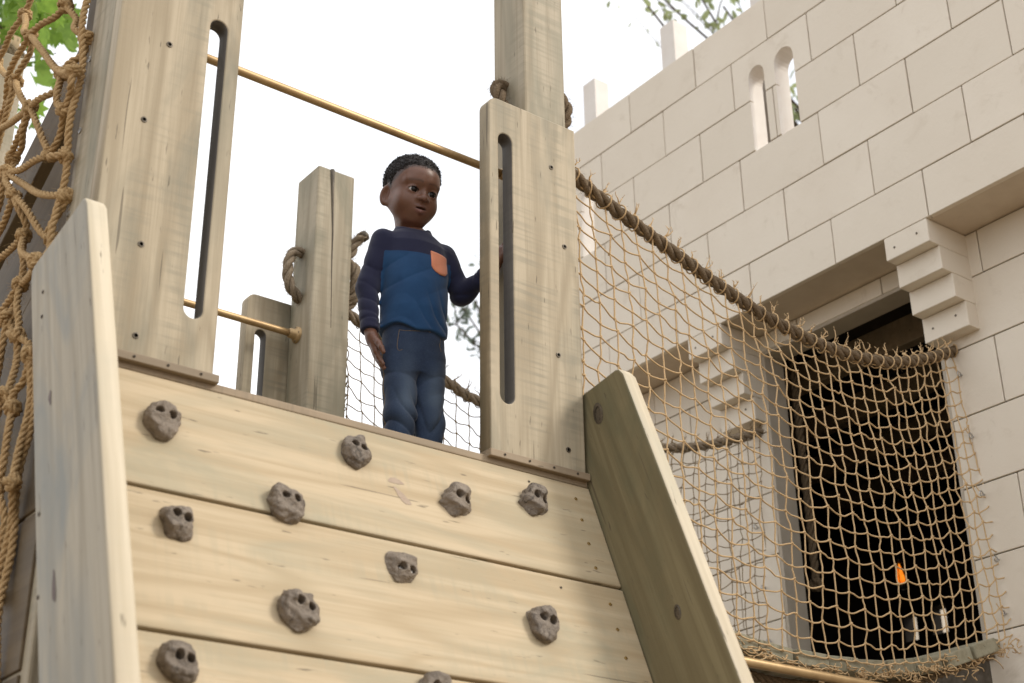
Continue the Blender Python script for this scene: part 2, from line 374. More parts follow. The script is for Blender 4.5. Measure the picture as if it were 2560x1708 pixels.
rax = Vector((0, .388, 1)).normalized(); ray_ = Vector((0, 1, -.388)).normalized()
inlay(rl, (X0-.0442, 2.33, .70), rax, ray_, (-1, 0, 0), .030, .0075, M_KNOTD, 2)
inlay(rl, (X0-.0442, 2.475, 1.09), rax, ray_, (-1, 0, 0), .017, .006, M_KNOTD, 4)
# platform floor and joists
for k in range(9):
    y = 2.60+k*.1425
    timber('floor_board', (1.042, y, 1.148), (2.034, y+.138, 1.186), 'X', W_DECK, tower, .003)
# planks closing the left side below the platform, and the sloping dark beams above them
for k in range(7):
    z1 = 1.25-k*.312 if k else 1.225
    z0 = 1.25-(k+1)*.312+.008
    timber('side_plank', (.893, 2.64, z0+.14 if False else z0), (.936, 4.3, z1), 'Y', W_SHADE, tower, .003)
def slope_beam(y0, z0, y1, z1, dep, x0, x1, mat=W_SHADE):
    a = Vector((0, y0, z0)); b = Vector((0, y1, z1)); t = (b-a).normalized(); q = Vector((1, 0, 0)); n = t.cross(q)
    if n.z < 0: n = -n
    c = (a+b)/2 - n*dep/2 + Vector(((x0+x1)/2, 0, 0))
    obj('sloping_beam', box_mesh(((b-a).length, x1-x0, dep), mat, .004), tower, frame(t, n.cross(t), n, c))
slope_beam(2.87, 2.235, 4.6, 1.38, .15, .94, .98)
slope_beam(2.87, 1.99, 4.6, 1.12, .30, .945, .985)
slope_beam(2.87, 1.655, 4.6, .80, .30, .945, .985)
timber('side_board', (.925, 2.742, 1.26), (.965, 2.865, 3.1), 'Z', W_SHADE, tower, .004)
# brass rods with flanges
def rod(a, b, r, name='grab_rod', fl=()):
    m = MB(); m.tube(np.linspace(a, b, 12), r, 16); o = m.build(name, M_BRASS, tower)
    t = (Vector(b)-Vector(a)).normalized(); n1 = t.orthogonal().normalized(); n2 = t.cross(n1)
    for e, sgn in fl:
        e = Vector(e); V = []; nn = 24
        for rr_, h in ((r*2.35, 0), (r*2.35, .007), (r*1.9, .010), (r*1.45, .012), (r*1.4, .030), (r*1.05, .033)):
            for i in range(nn):
                an = 2*math.pi*i/nn; V.append(e+t*sgn*h+(n1*math.cos(an)+n2*math.sin(an))*rr_)
        Fc = [(k*nn+i, k*nn+(i+1) % nn, (k+1)*nn+(i+1) % nn, (k+1)*nn+i) for k in range(5) for i in range(nn)]+[tuple(range(nn))]
        fo = obj('flange', mesh('flange', V, Fc, M_BRASS, True), o)
        for i in range(4):
            an = math.pi/4+i*math.pi/2; screw(fo, e+t*sgn*.0085+(n1*math.cos(an)+n2*math.sin(an))*r*1.9, t*sgn, .0035)
    return o
rod((1.04, 2.671, 2.104), (2.035, 2.671, 2.104), .0108, fl=(((2.0355, 2.671, 2.104), -1), ((1.0395, 2.671, 2.104), 1)))
rod((1.04, 3.80, 2.085), (2.035, 3.80, 2.085), .0115, fl=(((2.0355, 3.80, 2.085), -1), ((1.0395, 3.80, 2.085), 1)))
rod((2.19, 2.585, .884), (3.985, 2.585, .884), .0125, 'lower_rail_rod')

# ------------------------------------------------------------------ castle
CX, PX = 4.0, 3.79               # lower wall face, overhanging parapet face
YE0, YE1 = 1.4, 4.86
castle = empty('castle_building', (4.9, 2.8, -H), 'cream painted block castle playhouse with overhanging parapet, stepped corbels and dark doorway', 'castle')
def fmesh(lo, hi, mat, bev=0): return box_mesh([h-l for l, h in zip(lo, hi)], mat, bev)
def cbox(name, lo, hi, mat, parent=castle, bev=0.0):
    c = [(l+h)/2 for l, h in zip(lo, hi)]; return obj(name, fmesh(lo, hi, mat, bev), parent, Matrix.Translation(Vector(c)))
SLITS = ((3.283, 3.368), (3.125, 3.226), (4.353, 4.44), (4.495, 4.58))
SZ0, SZ1 = 3.2285, 3.612
def slit_cutter(g=0.0):
    V = []; Fc = []
    for y0, y1 in SLITS:
        y0 -= g; y1 += g
        r = (y1-y0)/2; cy = (y0+y1)/2; ring = [(y0, SZ0-g), (y1, SZ0-g)] + [(cy+r*math.cos(t), SZ1+g-r*1.1+r*1.1*math.sin(t)) for t in np.linspace(0, math.pi, 11)]
        n = len(ring); b = len(V)
        for x in (PX-.1, PX+.4): V += [(x, y, z) for y, z in ring]
        Fc += [tuple(b+i for i in range(n))[::-1], tuple(b+n+i for i in range(n))]+[(b+i, b+(i+1) % n, b+n+(i+1) % n, b+n+i) for i in range(n)]
    me = mesh('cutter', V, Fc, M_PAINT); bmm = bmesh.new(); bmm.from_mesh(me); bmesh.ops.recalc_face_normals(bmm, faces=bmm.faces[:]); bmm.to_mesh(me); bmm.free()
    o = bpy.data.objects.new('cutter', me); SC.collection.objects.link(o); return o
cut = slit_cutter(.003)
def carve(o, extra=M_PAINT):
    o.data = o.data.copy(); o.data.materials.append(extra)
    md = o.modifiers.new('b', 'BOOLEAN'); md.operation = 'DIFFERENCE'; md.object = cut; md.solver = 'EXACT'
    bpy.context.view_layer.update()
    me = bpy.data.meshes.new_from_object(o.evaluated_get(bpy.context.evaluated_depsgraph_get())); o.modifiers.clear(); o.data = me
LZ = [2.57, 2.757, 2.990, 3.228, 3.465, 3.697, 3.905]
core = cbox('parapet_core', (PX+.011, YE0, 2.585), (PX+.085, YE1, 3.9045), M_JOINT)
carve(core)
for p_ in core.data.polygons:
    if abs(p_.normal.x) < .5 and 3.0 < p_.center.z+WM[core.name].translation.z < 3.7: p_.material_index = 1
bpy.data.objects.remove(cut); cut = slit_cutter()
BW, GAP = .4175, .0046
for r_ in range(6):
    off = 4.082 if (5-r_) % 2 == 0 else 4.082-.209
    k0 = int(math.floor((YE0-off)/BW)); y = off+k0*BW
    while y < YE1:
        a = max(y+GAP/2, YE0-.012); b = min(y+BW-GAP/2, YE1+.012)
        if b-a > .03:
            jx = random.uniform(-.0012, .0012)
            z0, z1 = LZ[r_]+(GAP/2 if r_ else 0), LZ[r_+1]-(GAP/2 if r_ < 5 else -.002)
            bo = cbox('block', (PX+jx, a, z0), (PX+.022+jx, b, z1), M_BLOCK, castle, .0022)
            if r_ in (3, 4) and any(s0_ < b and s1_ > a for s0_, s1_ in SLITS): carve(bo)
        y += BW
bpy.data.objects.remove(cut)
# inner face boards of the parapet, cap, soffit
cbox('soffit', (PX+.0225, YE0, 2.5715), (CX+.1, YE1, 2.584), M_SOFFIT)
# lower wall
LW = [2.5695, 2.404, 2.164, 1.920, 1.676, 1.433, 1.190, .947, .704, .461, .218, -.025, -.268, -.511, -.754, -H]
DY0, DY1, DZ1 = 2.795, 3.63, 2.50
def wall_rows(y0, y1, parent=castle):
    for r_ in range(len(LW)-1):
        off = 2.585 if r_ % 2 == 0 or False else 2.585+.209
        y = off+math.floor((y0-off)/BW)*BW
        while y < y1:
            a = max(y+GAP/2, y0); b = min(y+BW-GAP/2, y1)
            if b-a > .02:
                jx = random.uniform(-.001, .001)
                cbox('block', (CX+jx, a, LW[r_+1]+(GAP/2)), (CX+.02+jx, b, LW[r_]-GAP/2), M_BLOCK, parent, .002)
            y += BW
cbox('wall_core', (CX+.009, YE0, -H), (CX+.1, DY0-.001, 2.569), M_JOINT)
cbox('wall_core', (CX+.009, DY1+.001, -H), (CX+.1, YE1, 2.569), M_JOINT)
cbox('wall_core', (CX+.009, DY0-.001, DZ1+.001), (CX+.1, DY1+.001, 2.569), M_JOINT)
wall_rows(YE0, DY0-.0015); wall_rows(DY1+.0015, YE1)
yy = DY0
for y0, y1 in ((DY0, 3.010), (3.015, 3.428), (3.433, DY1)): cbox('lintel_block', (CX+.0005, y0, DZ1), (CX+.02, y1, 2.5675), M_BLOCK, castle, .002)
cbox('wall_core', (CX+.009, DY0-.02, -H), (CX+.1, DY1+.02, 1.13), M_JOINT)
# door frame lining
df = cbox('door_jamb', (CX+.004, DY1-.014, 1.13), (CX+.112, DY1+.0005, DZ1), M_JAMB, castle, .002)
cbox('door_jamb', (CX+.004, DY0-.0005, 1.13), (CX+.112, DY0+.014, DZ1), M_JAMB, castle, .002)
cbox('door_head', (CX+.004, DY0+.014, DZ1-.014), (CX+.112, DY1-.014, DZ1+.0005), M_JAMB, castle, .002)
cbox('threshold', (CX-.02, DY0-.05, 1.131), (CX+.3, DY1+.05, 1.165), W_DECK, castle, .003)
# corbels: four stepped blocks each
def corbel(y0, y1):
    zt = (2.5695, 2.4795, 2.3895, 2.2985, 2.204); c = None
    root = empty_child('corbel', castle, (3.9, (y0+y1)/2, 2.2))
    for k in range(4):
        st = obj('step', fmesh((PX+.0505*k, y0, zt[k+1]), (CX+.008, y1, zt[k]-.001), M_BLOCK, .003), root, Matrix.Translation(Vector(((PX+.0505*k+CX+.008)/2, (y0+y1)/2, (zt[k]+zt[k+1])/2))))
        if k in (0, 3):
            for f in (.25, .78): screw(st, (PX+.0505*k-.0005, y0+(y1-y0)*f, zt[k]-.035-.02*f), (-1, 0, 0), .004)
def empty_child(name, parent, loc):
    o = bpy.data.objects.new(name, None); o.empty_display_size = .05; return place(o, parent, Matrix.Translation(Vector(loc)))
corbel(2.632, 2.817); corbel(3.632, 3.817)
# roof deck, other walls, dark room with joists
cbox('roof_slab', (CX+.1, YE0, 2.61), (6.7, YE1, 2.70), M_JAMB)
cbox('side_wall', (CX+.1, YE0, -H), (6.7, YE0+.1, 2.609), M_BLOCK)
cbox('side_wall', (CX+.1, YE1-.1, -H), (6.7, YE1, 2.609), M_BLOCK)
BY = ((4.50, 4.585), (4.395, 4.49))
XB = 6.0
def back_wall():
    ys = [YE0+.1, 4.395, 4.485, 4.575, 4.655, YE1-.1]; zs = [-H, 1.845, 1.985, 2.609]
    for i in range(5):
        for j in range(3):
            if j == 1 and i in (1, 3): continue
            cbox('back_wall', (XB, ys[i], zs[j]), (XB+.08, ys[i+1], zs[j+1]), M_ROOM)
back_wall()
cbox('shade_lining', (CX+.12, YE1-.115, 1.14), (XB, YE1-.101, 2.584), M_ROOM); cbox('shade_lining', (CX+.12, YE0+.101, 1.14), (XB, YE0+.115, 2.584), M_ROOM)  # near-black sheets added over the walls to paint the room's darkness
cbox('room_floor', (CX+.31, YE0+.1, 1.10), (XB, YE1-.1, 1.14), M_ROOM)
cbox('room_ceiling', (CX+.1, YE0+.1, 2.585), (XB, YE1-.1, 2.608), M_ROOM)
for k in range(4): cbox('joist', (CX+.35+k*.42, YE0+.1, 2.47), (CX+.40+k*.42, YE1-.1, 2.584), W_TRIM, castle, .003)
cbox('shade_lining', (CX+.113, YE0+.1, 1.14), (CX+.118, DY0-.002, 2.584), M_ROOM)
cbox('shade_lining', (CX+.113, DY1+.002, 1.14), (CX+.118, YE1-.1, 2.584), M_ROOM)
for k in range(4):
    y = 4.551-.569*k
    cbox('merlon_post', (CX+.0, y, 2.701), (CX+.09, y+.09, 4.36), M_PAINT, castle, .003)

# ------------------------------------------------------------------ hanging bridge
RN = catmull([(2.172, 2.672, 2.315), (2.19, 2.672, 2.26), (2.276, 2.672, 2.181), (2.544, 2.672, 2.091), (2.879, 2.674, 1.993), (3.10, 2.68, 1.958), (3.30, 2.688, 1.952), (3.557, 2.70, 1.986), (3.80, 2.728, 2.075), (4.02, 2.75, 2.176)], 10)
RF = catmull([(2.172, 3.79, 2.23), (2.26, 3.79, 2.19), (2.616, 3.79, 2.065), (2.739, 3.79, 2.030), (3.10, 3.765, 1.985), (3.40, 3.73, 1.995), (3.65, 3.70, 2.04), (3.85, 3.68, 2.11), (4.02, 3.665, 2.185)], 10)
def rope_thing(name, paths, R, mat, label, group=None, cat='rope'):
    m = MB()
    for p in paths: m.rope(p, R)
    o = tag(m.build(name, mat), label, cat, group); f = MB(); rg = np.random.default_rng(17)
    for p in paths:
        for k in range(int(len(p)*14)):
            c = p[rg.integers(0, len(p)-1)]; i_ = rg.integers(0, len(p)-1); t = rg.uniform(0, 1); c = p[i_]*(1-t)+p[i_+1]*t; v = rg.normal(0, 1, 3); v /= np.linalg.norm(v)
            f.tube(np.array([c+v*R*.95, c+v*(R+.004)+rg.normal(0, .002, 3), c+v*(R+.007)+rg.normal(0, .004, 3)]), .00028, 3, False)
    tag(f.build('loose_fibres', mat, o), kind='stuff'); return o
knot1 = catmull([(2.11, 2.69, 2.40), (2.03, 2.69, 2.402), (2.005, 2.685, 2.385), (2.0, 2.665, 2.345), (2.012, 2.66, 2.30), (2.05, 2.665, 2.27)], 8)
bulge1 = catmull([(2.15, 2.68, 2.44), (2.185, 2.66, 2.425), (2.205, 2.64, 2.39), (2.208, 2.64, 2.345), (2.19, 2.655, 2.30), (2.15, 2.67, 2.28)], 8)
rope_thing('bridge_rope', [RN, knot1, bulge1], .0195, M_ROPE, 'thick brown rope sagging along the near side of the bridge')
knot2 = catmull([(2.10, 3.80, 2.385), (2.03, 3.80, 2.385), (1.995, 3.795, 2.365), (1.982, 3.79, 2.32), (1.984, 3.79, 2.27), (2.0, 3.79, 2.235), (2.035, 3.80, 2.215), (2.08, 3.8, 2.21)], 8)
bulge2 = catmull([(2.12, 3.78, 2.36), (2.19, 3.75, 2.37), (2.205, 3.74, 2.335), (2.205, 3.745, 2.28), (2.19, 3.77, 2.24), (2.15, 3.79, 2.23)], 8)
bulge3 = catmull([(2.16, 3.83, 2.40), (2.20, 3.79, 2.37), (2.232, 3.77, 2.32), (2.225, 3.77, 2.26), (2.19, 3.79, 2.22)], 8)
tail2 = catmull([(2.14, 3.78, 2.36), (2.175, 3.745, 2.39), (2.188, 3.73, 2.43), (2.198, 3.72, 2.452), (2.215, 3.71, 2.468)], 8)
ro2 = rope_thing('bridge_rope', [RF, knot2, bulge2, bulge3, tail2], .0185, M_ROPEG, 'thick grey rope behind the boy, knotted through the short corner post')
m = MB(); m.tube(np.array([(2.208, 3.714, 2.460), (2.220, 3.7072, 2.4725), (2.2225, 3.7058, 2.475)]), [.0175, .0175, .012], 12); m.build('whipped_end', M_SCREW, ro2)
deckz = lambda x: float(np.interp(x, [2.18, 2.35, 2.55, 2.733, 3.019, 3.315, 3.611, 3.867, 4.0], [1.165, 1.09, 1.02, .985, .966, .988, 1.045, 1.135, 1.18]))
bridge = empty('bridge_deck', (3.08, 3.2, .9), 'sagging walkway of weathered planks between tower and castle doorway', 'bridge')
bp = math.floor((4.0-2.19)/.128)
for k in range(bp-1):
    xa = 2.185+k*.1295; xb = xa+.124; za, zb = deckz(xa), deckz(xb); a = math.atan2(zb-za, xb-xa)
    ln = 1.06+random.uniform(-.01, .01); c = Vector(((xa+xb)/2, 2.665+ln/2+random.uniform(-.006, .006), (za+zb)/2-.02))
    obj('deck_plank', box_mesh((1.06, .124, .042), W_DECK, .004), bridge, frame((0, 1, 0), (-math.cos(a), 0, -math.sin(a)), (-math.sin(a), 0, math.cos(a)), c))
for y in (2.78, 3.6):
    m = MB(); m.rope(np.array([(x, y, deckz(x)-.058) for x in np.linspace(2.18, 4.0, 24)]), .014); m.build('support_rope', M_ROPE, bridge)

def net(name, top, bot, side, nu, nv, amp, rad, mat, label, ydrift, lash_x0, seedn):
    rg = np.random.default_rng(seedn)
    root = empty(name, (3.0, side, .95), label, 'net')
    us = np.linspace(0, 1, nu+1); T, _ = resample(top, .01); tx = T[:, 0]
    xs = 2.20+(4.0-2.20)*us
    P = np.zeros((nu+1, nv+1, 3))
    for i, x in enumerate(xs):
        t = np.array([x, np.interp(x, tx, T[:, 1]), np.interp(x, tx, T[:, 2])-.012]); b = np.array([x, *bot(x)])
        for j in range(nv+1):
            v = j/nv; q = t*(1-v)+b*v
            q[1] += ydrift*math.sin(math.pi*v)*math.sin(math.pi*us[i])+rg.normal(0, .004)
            # squeeze to a slack, uneven mesh; the far end is gathered
            q[0] += rg.normal(0, amp)+.012*math.sin(5*v+4*us[i]); q[2] += rg.normal(0, amp)+(.006 if (i+j) % 2 else -.006)*(1 if 0 < j < nv else 0)
            P[i, j] = q
    # gather towards the wall
    m = MB(); kn = MB()
    def strand(a, b, sag, drop=1):
        d = b-a; k = rg.normal(0, 1, 3)*sag; mid = (a+b)/2
        Q = np.array([a, a*.7+b*.3+k*.5+np.array([0, 0, -.003*drop]), a*.3+b*.7-k*.5+np.array([0, 0, -.003*drop]), b])
        m.tube(catmull(Q, 2), rad, 5, False)
    for i in range(nu+1):
        for j in range(nv+1):
            if i < nu: strand(P[i, j], P[i+1, j], .0026)
            if j < nv: strand(P[i, j], P[i, j+1], .0016, 0)
            if 0 < j: kn.blob(P[i, j], rad*np.array([2.0, 2.0, 1.9]), .22)
    m.v += []; base = m.n
    m.build('mesh_strands', mat, root); tag(kn.build('mesh_knots', mat, root), kind='stuff')
    # ties over the top rope with frayed ends
    for i in range(0, nu+1):
        t = MB(); x = xs[i]; c = np.array([x, np.interp(x, tx, T[:, 1]), np.interp(x, tx, T[:, 2])]); R = .0225
        dx = rg.normal(0, .006)
        loop = [c+np.array([dx*math.cos(a), R*math.cos(a), R*math.sin(a)]) for a in np.linspace(-math.pi/2, 1.5*math.pi, 13)]
        t.tube(np.array(loop), rad*.95, 5); kp = c+np.array([dx*.3, -.004, R+.002]); t.blob(kp, rad*2.3)
        for q in range(rg.integers(2, 4)):
            e = kp+np.array([rg.normal(.006, .010), rg.normal(-.004, .008), abs(rg.normal(.020, .006))]); mdl = (kp+e)/2+rg.normal(0, .003, 3)
            t.tube(np.array([kp, mdl, e]), [rad*.85, rad*.8, rad*.5], 5)
            for z in range(2): t.tube(np.array([e, e+rg.normal(0, .0045, 3)+np.array([0, 0, .007])]), rad*.35, 4)
        t.build('tie', mat, root)
    # tangled lashing against the tower
    l = MB()
    for z in np.linspace(T[0, 2]-.13, bot(2.2)[1]+.12, 26):
        c = np.array([2.190, top[0][1], z]); q = []
        for a in np.linspace(0, 2*math.pi*rg.uniform(.9, 1.8), 14):
            q.append(c+np.array([.013+.013*math.cos(a+z*30)+rg.normal(0, .002), .012*math.sin(a)+rg.normal(0, .004), .024*math.sin(a+z*17)+rg.normal(0, .004)]))
        l.tube(catmull(q, 2), rad, 5)
    for z in np.linspace(T[0, 2]-.1, bot(2.2)[1]+.1, 5): pass
    zz = np.linspace(T[0, 2]-.12, bot(2.2)[1]+.1, 40)
    for k in range(3): l.tube(np.stack([2.192+.006*np.sin(zz*40+k)+.004*k, top[0][1]+.008*np.cos(zz*31+2*k), zz], 1), rad, 5)
    l.build('edge_lashing', mat, root)
    return root, P
nb = lambda x: (2.655+.035*max(0, (x-3.4)/.6), deckz(x)-.01)
netN, PN = net('safety_net', RN, nb, 2.66, 33, 21, .0017, .0024, M_TWINE, 'tan twine safety net hanging from the near bridge rope in front of the dark doorway', -.035, 2.19, 3)
fb = lambda x: (3.735, deckz(x)-.01)
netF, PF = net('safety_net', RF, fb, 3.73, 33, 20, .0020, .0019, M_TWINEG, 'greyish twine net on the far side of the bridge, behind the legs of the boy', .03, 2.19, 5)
# shaggy bottom edge of the near net, and eye screws along the castle wall
l = MB(); rg = np.random.default_rng(8)
for x in np.linspace(2.6, 3.98, 150):
    c = np.array([x, nb(x)[0]-.004, deckz(x)-.045+rg.normal(0, .006)]); n = rg.integers(5, 9)
    q = c+np.cumsum(rg.normal(0, .010, (n, 3))*np.array([1.4, .5, .7]), axis=0); l.tube(catmull(q, 2), .0018, 4)
l.build('bottom_lashing', M_TWINE, netN)
for z, y in ((1.842, 2.723), (1.637, 2.716), (1.413, 2.701), (1.238, 2.706), (2.07, 2.73)):
    mm = MB(); a = np.linspace(0, 2*math.pi, 13); mm.tube(np.stack([CX-.016+.009*np.cos(a), y+.0*a, z+.009*np.sin(a)], 1), .0024, 6)
    mm.tube(np.array([(CX-.008, y, z), (CX+.006, y, z)]), .0026, 6); mm.build('eye_screw', M_STEEL, castle)
    mm = MB(); mm.tube(catmull([(CX-.02, y, z), (CX-.02, y+.01, z+.02), (3.985, y+.02, z+.035)], 4), .002, 5); mm.build('tie', M_TWINE, netN)
for z, y in ((1.80, 3.72), (1.56, 3.71), (1.36, 3.705)):
    mm = MB(); a = np.linspace(0, 2*math.pi, 13); mm.tube(np.stack([CX-.016+.009*np.cos(a), y+.0*a, z+.009*np.sin(a)], 1), .0024, 6); mm.tube(np.array([(CX-.008, y, z), (CX+.006, y, z)]), .0026, 6); mm.build('eye_screw', M_STEEL, castle)

# ------------------------------------------------------------------ cargo net on the left of the tower
ND = {'a': (2.87, 2.253), 'b': (3.25, 2.475), 'c': (3.03, 2.254), 'd': (2.735, 2.083), 'e': (2.81, 2.02), 'f': (2.70, 1.96), 'g': (3.13, 2.18), 'h': (2.966, 2.011), 'i': (2.747, 1.883),
      'j': (2.84, 1.823), 'k': (3.112, 1.954), 'l': (2.73, 1.762), 'm': (3.05, 1.871), 'n': (2.968, 1.771), 'o': (2.725, 1.662), 'p': (2.948, 1.665), 'q': (2.791, 1.589), 'r': (2.93, 1.535), 's': (2.76, 1.509),
      't': (2.988, 1.48), 'u': (2.878, 1.389), 'v': (2.755, 1.294), 'w': (2.848, 1.237), 'x': (2.811, 1.196), 'A': (3.1, 2.6), 'B': (3.42, 2.42), 'C': (3.36, 2.15), 'D': (3.32, 1.92), 'E': (3.26, 1.70), 'F': (3.2, 1.5), 'G': (2.74, 2.33), 'H': (2.80, 1.02), 'I': (2.70, 1.0), 'J': (3.05, 1.28), 'K': (2.78, .80), 'L': (2.95, 1.10)}
ED = 'ac ad aG aA bA bB bc cf ce cg cC ed ef eh ei gC gh gD gB hD hj hk hC if ij jl jm kD km kE mn mo mE nq nE np oq pr pE qs ps rt rF ru tu tF uv uw vx wx wL xH vI HK IK LH FJ JL rs tJ'.split()
cargo = empty('cargo_net', (.87, 2.9, .8), 'coarse orange jute cargo net with fat knots hanging beside the left post', 'net')
rg = np.random.default_rng(21)
N3 = {k: np.array([.868+rg.normal(0, .012), y, z]) for k, (y, z) in ND.items()}
HAIR = []
for e in ED:
    a, b = N3[e[0]], N3[e[1]]; L = np.linalg.norm(a-b); mid1 = a*.66+b*.34+rg.normal(0, .008, 3)-np.array([0, 0, .012*L/.3]); mid2 = a*.33+b*.67+rg.normal(0, .008, 3)-np.array([0, 0, .016*L/.3])
    m = MB(); pth = catmull([a, mid1, mid2, b], 8); HAIR.append(pth); m.rope(pth, .0085, .05, .006, 3, 6, rg.uniform(0, 6)); m.build('rope_leg', M_JUTE, cargo)
def fat_knot(c, R, r, mat, parent, rg):
    m = MB(); ax = rg.normal(0, 1, 3); ax /= np.linalg.norm(ax)
    for k in range(3):
        n = rg.normal(0, 1, 3); n /= np.linalg.norm(n); u = np.cross(n, ax); u /= np.linalg.norm(u); v = np.cross(n, u)
        a = np.linspace(0, 2*math.pi*1.05, 20); m.rope(c+R*(np.cos(a)[:, None]*u+np.sin(a)[:, None]*v)+n*np.linspace(-.006, .006, 20)[:, None], r, .04, .006, 3, 5)
    m.blob(c, R*.9); return m.build('knot', mat, parent)
for k, c in N3.items(): fat_knot(c, .0125, .0082, M_JUTE, cargo, rg)
edge = MB(); zs_ = np.linspace(3.1, .3, 60)
edge.rope(np.stack([.878+.006*np.sin(zs_*23), 2.728+.010*np.sin(zs_*9), zs_], 1), .0085, .05, .006); edge.build('edge_rope', M_JUTE, cargo)
fz = MB()                                  # loose hairs of the jute
for pth in HAIR:
    for k in range(40):
        c = pth[rg.integers(0, len(pth))]+rg.normal(0, .003, 3); v = rg.normal(0, 1, 3); v /= np.linalg.norm(v)
        fz.tube(np.array([c+v*.006, c+v*.012+rg.normal(0, .003, 3), c+v*.017+rg.normal(0, .005, 3)]), .00025, 3, False)
tag(fz.build('loose_fibres', M_JUTE, cargo), kind='stuff')
for z in (2.02, 1.83, 1.62, 1.42, 1.10): screw(tower, (.897, 2.722, z), (-1, 0, 0), .007, M_STEEL, 'washer')

# ------------------------------------------------------------------ implicit surfaces (holds, boy)
def surfnet(fn, lo, hi, h):
    lo = np.array(lo, float); n = np.ceil((np.array(hi)-lo)/h).astype(int)+1
    gx = [lo[k]+h*np.arange(n[k]) for k in range(3)]
    X, Y, Z = np.meshgrid(*gx, indexing='ij'); Fv = fn(X, Y, Z); ins = Fv < 0
    c = np.zeros(n-1, int)
    offs = [(i, j, k) for i in (0, 1) for j in (0, 1) for k in (0, 1)]
    for i, j, k in offs: c += ins[i:n[0]-1+i, j:n[1]-1+j, k:n[2]-1+k]
    act = (c > 0) & (c < 8); ci = np.argwhere(act); vid = -np.ones(n-1, int); vid[act] = np.arange(len(ci))
    val = {o: Fv[ci[:, 0]+o[0], ci[:, 1]+o[1], ci[:, 2]+o[2]] for o in offs}
    S = np.zeros((len(ci), 3)); cnt = np.zeros(len(ci))
    for a in offs:
        for ax in range(3):
            if a[ax]: continue
            b = list(a); b[ax] = 1; b = tuple(b); va, vb = val[a], val[b]; cross = (va < 0) != (vb < 0)
            t = np.where(cross, va/(va-vb+1e-20), 0); p = np.tile(np.array(a, float), (len(ci), 1)); p[:, ax] += t
            S += p*cross[:, None]; cnt += cross
    V = lo+h*(ci+S/cnt[:, None]); Fc = []
    for ax in range(3):
        sl0 = [slice(1, -1)]*3; sl1 = [slice(1, -1)]*3; sl0[ax] = slice(0, n[ax]-1); sl1[ax] = slice(1, n[ax])
        a, b = ins[tuple(sl0)], ins[tuple(sl1)]; e = np.argwhere(a != b)
        if not len(e): continue
        fl = a[tuple(e.T)]; base = e.copy()
        o1, o2 = [k for k in range(3) if k != ax]; base[:, o1] += 1; base[:, o2] += 1
        def at(d1, d2):
            q = base.copy(); q[:, o1] -= d1; q[:, o2] -= d2; return vid[q[:, 0], q[:, 1], q[:, 2]]
        Q = np.stack([at(1, 1), at(0, 1), at(0, 0), at(1, 0)], 1)
        if ax == 1: Q = Q[:, ::-1]
        Q[~fl] = Q[~fl][:, ::-1]; Fc.append(Q)
    return V, np.vstack(Fc)
def ell(p, c, r): q = [(p[k]-c[k])/r[k] for k in range(3)]; L = np.sqrt(q[0]**2+q[1]**2+q[2]**2); return (L-1)*min(r)
def sph(p, c, r): return np.sqrt(sum((p[k]-c[k])**2 for k in range(3)))-r
def cap(p, a, b, ra, rb=None):
    rb = ra if rb is None else rb; a = np.array(a, float); b = np.array(b, float); d = b-a
    t = np.clip(sum((p[k]-a[k])*d[k] for k in range(3))/(d@d), 0, 1)
    return np.sqrt(sum((p[k]-a[k]-t*d[k])**2 for k in range(3)))-(ra+(rb-ra)*t)
def smin(a, b, k): h = np.clip(.5+.5*(b-a)/k, 0, 1); return b+(a-b)*h-k*h*(1-h)
def smax(a, b, k): return -smin(-a, -b, k)
def snoise(p, f, seed):
    r = np.random.default_rng(seed); o = 0
    for q in range(4):
        k = r.normal(0, 1, 3); k *= f*r.uniform(.6, 1.4)/np.linalg.norm(k); o = o+np.sin(p[0]*k[0]+p[1]*k[1]+p[2]*k[2]+r.uniform(0, 6.28)+1.2*np.sin(p[1]*k[0]*.7+p[2]*k[1]*.7+r.uniform(0, 6)))
    return o/4

# ------------------------------------------------------------------ climbing holds
def stone():
    s = NT('cast_stone_hold'); a = s.noise(s.coord((26, 26, 26)), 1.0, 5, .65); b = s.noise(s.coord((140, 140, 140)), 1.0, 3, .6); d = s.noise(s.coord((48, 48, 48)), 1.0, 6, .7, 1.0)
    c = s.mix(s.ramp(a, .32, .68), (.25, .205, .16), (.115, .09, .068)); c = s.mix(s.math('MULTIPLY', s.ramp(d, .53, .64), .85), c, (.035, .027, .021)); c = s.mix(s.math('MULTIPLY', s.ramp(b, .62, .74), .5), c, (.42, .37, .31))
    oi = s.n('ShaderNodeObjectInfo'); c = s.mix(s.math('MULTIPLY', oi.outputs['Random'], .5), c, (.27, .215, .16)); s.col(c).rough(.62, .4); s.bump(s.math('ADD', d, s.math('MULTIPLY', b, .5)), .8, .008); return s.m
M_STONE = stone(); M_HOLESHADE = simple('bolt_hole_shade', (.02, .016, .012), (.012, .01, .008), 50, .9, .1)  # near-black colour paints the shade inside the hold holes
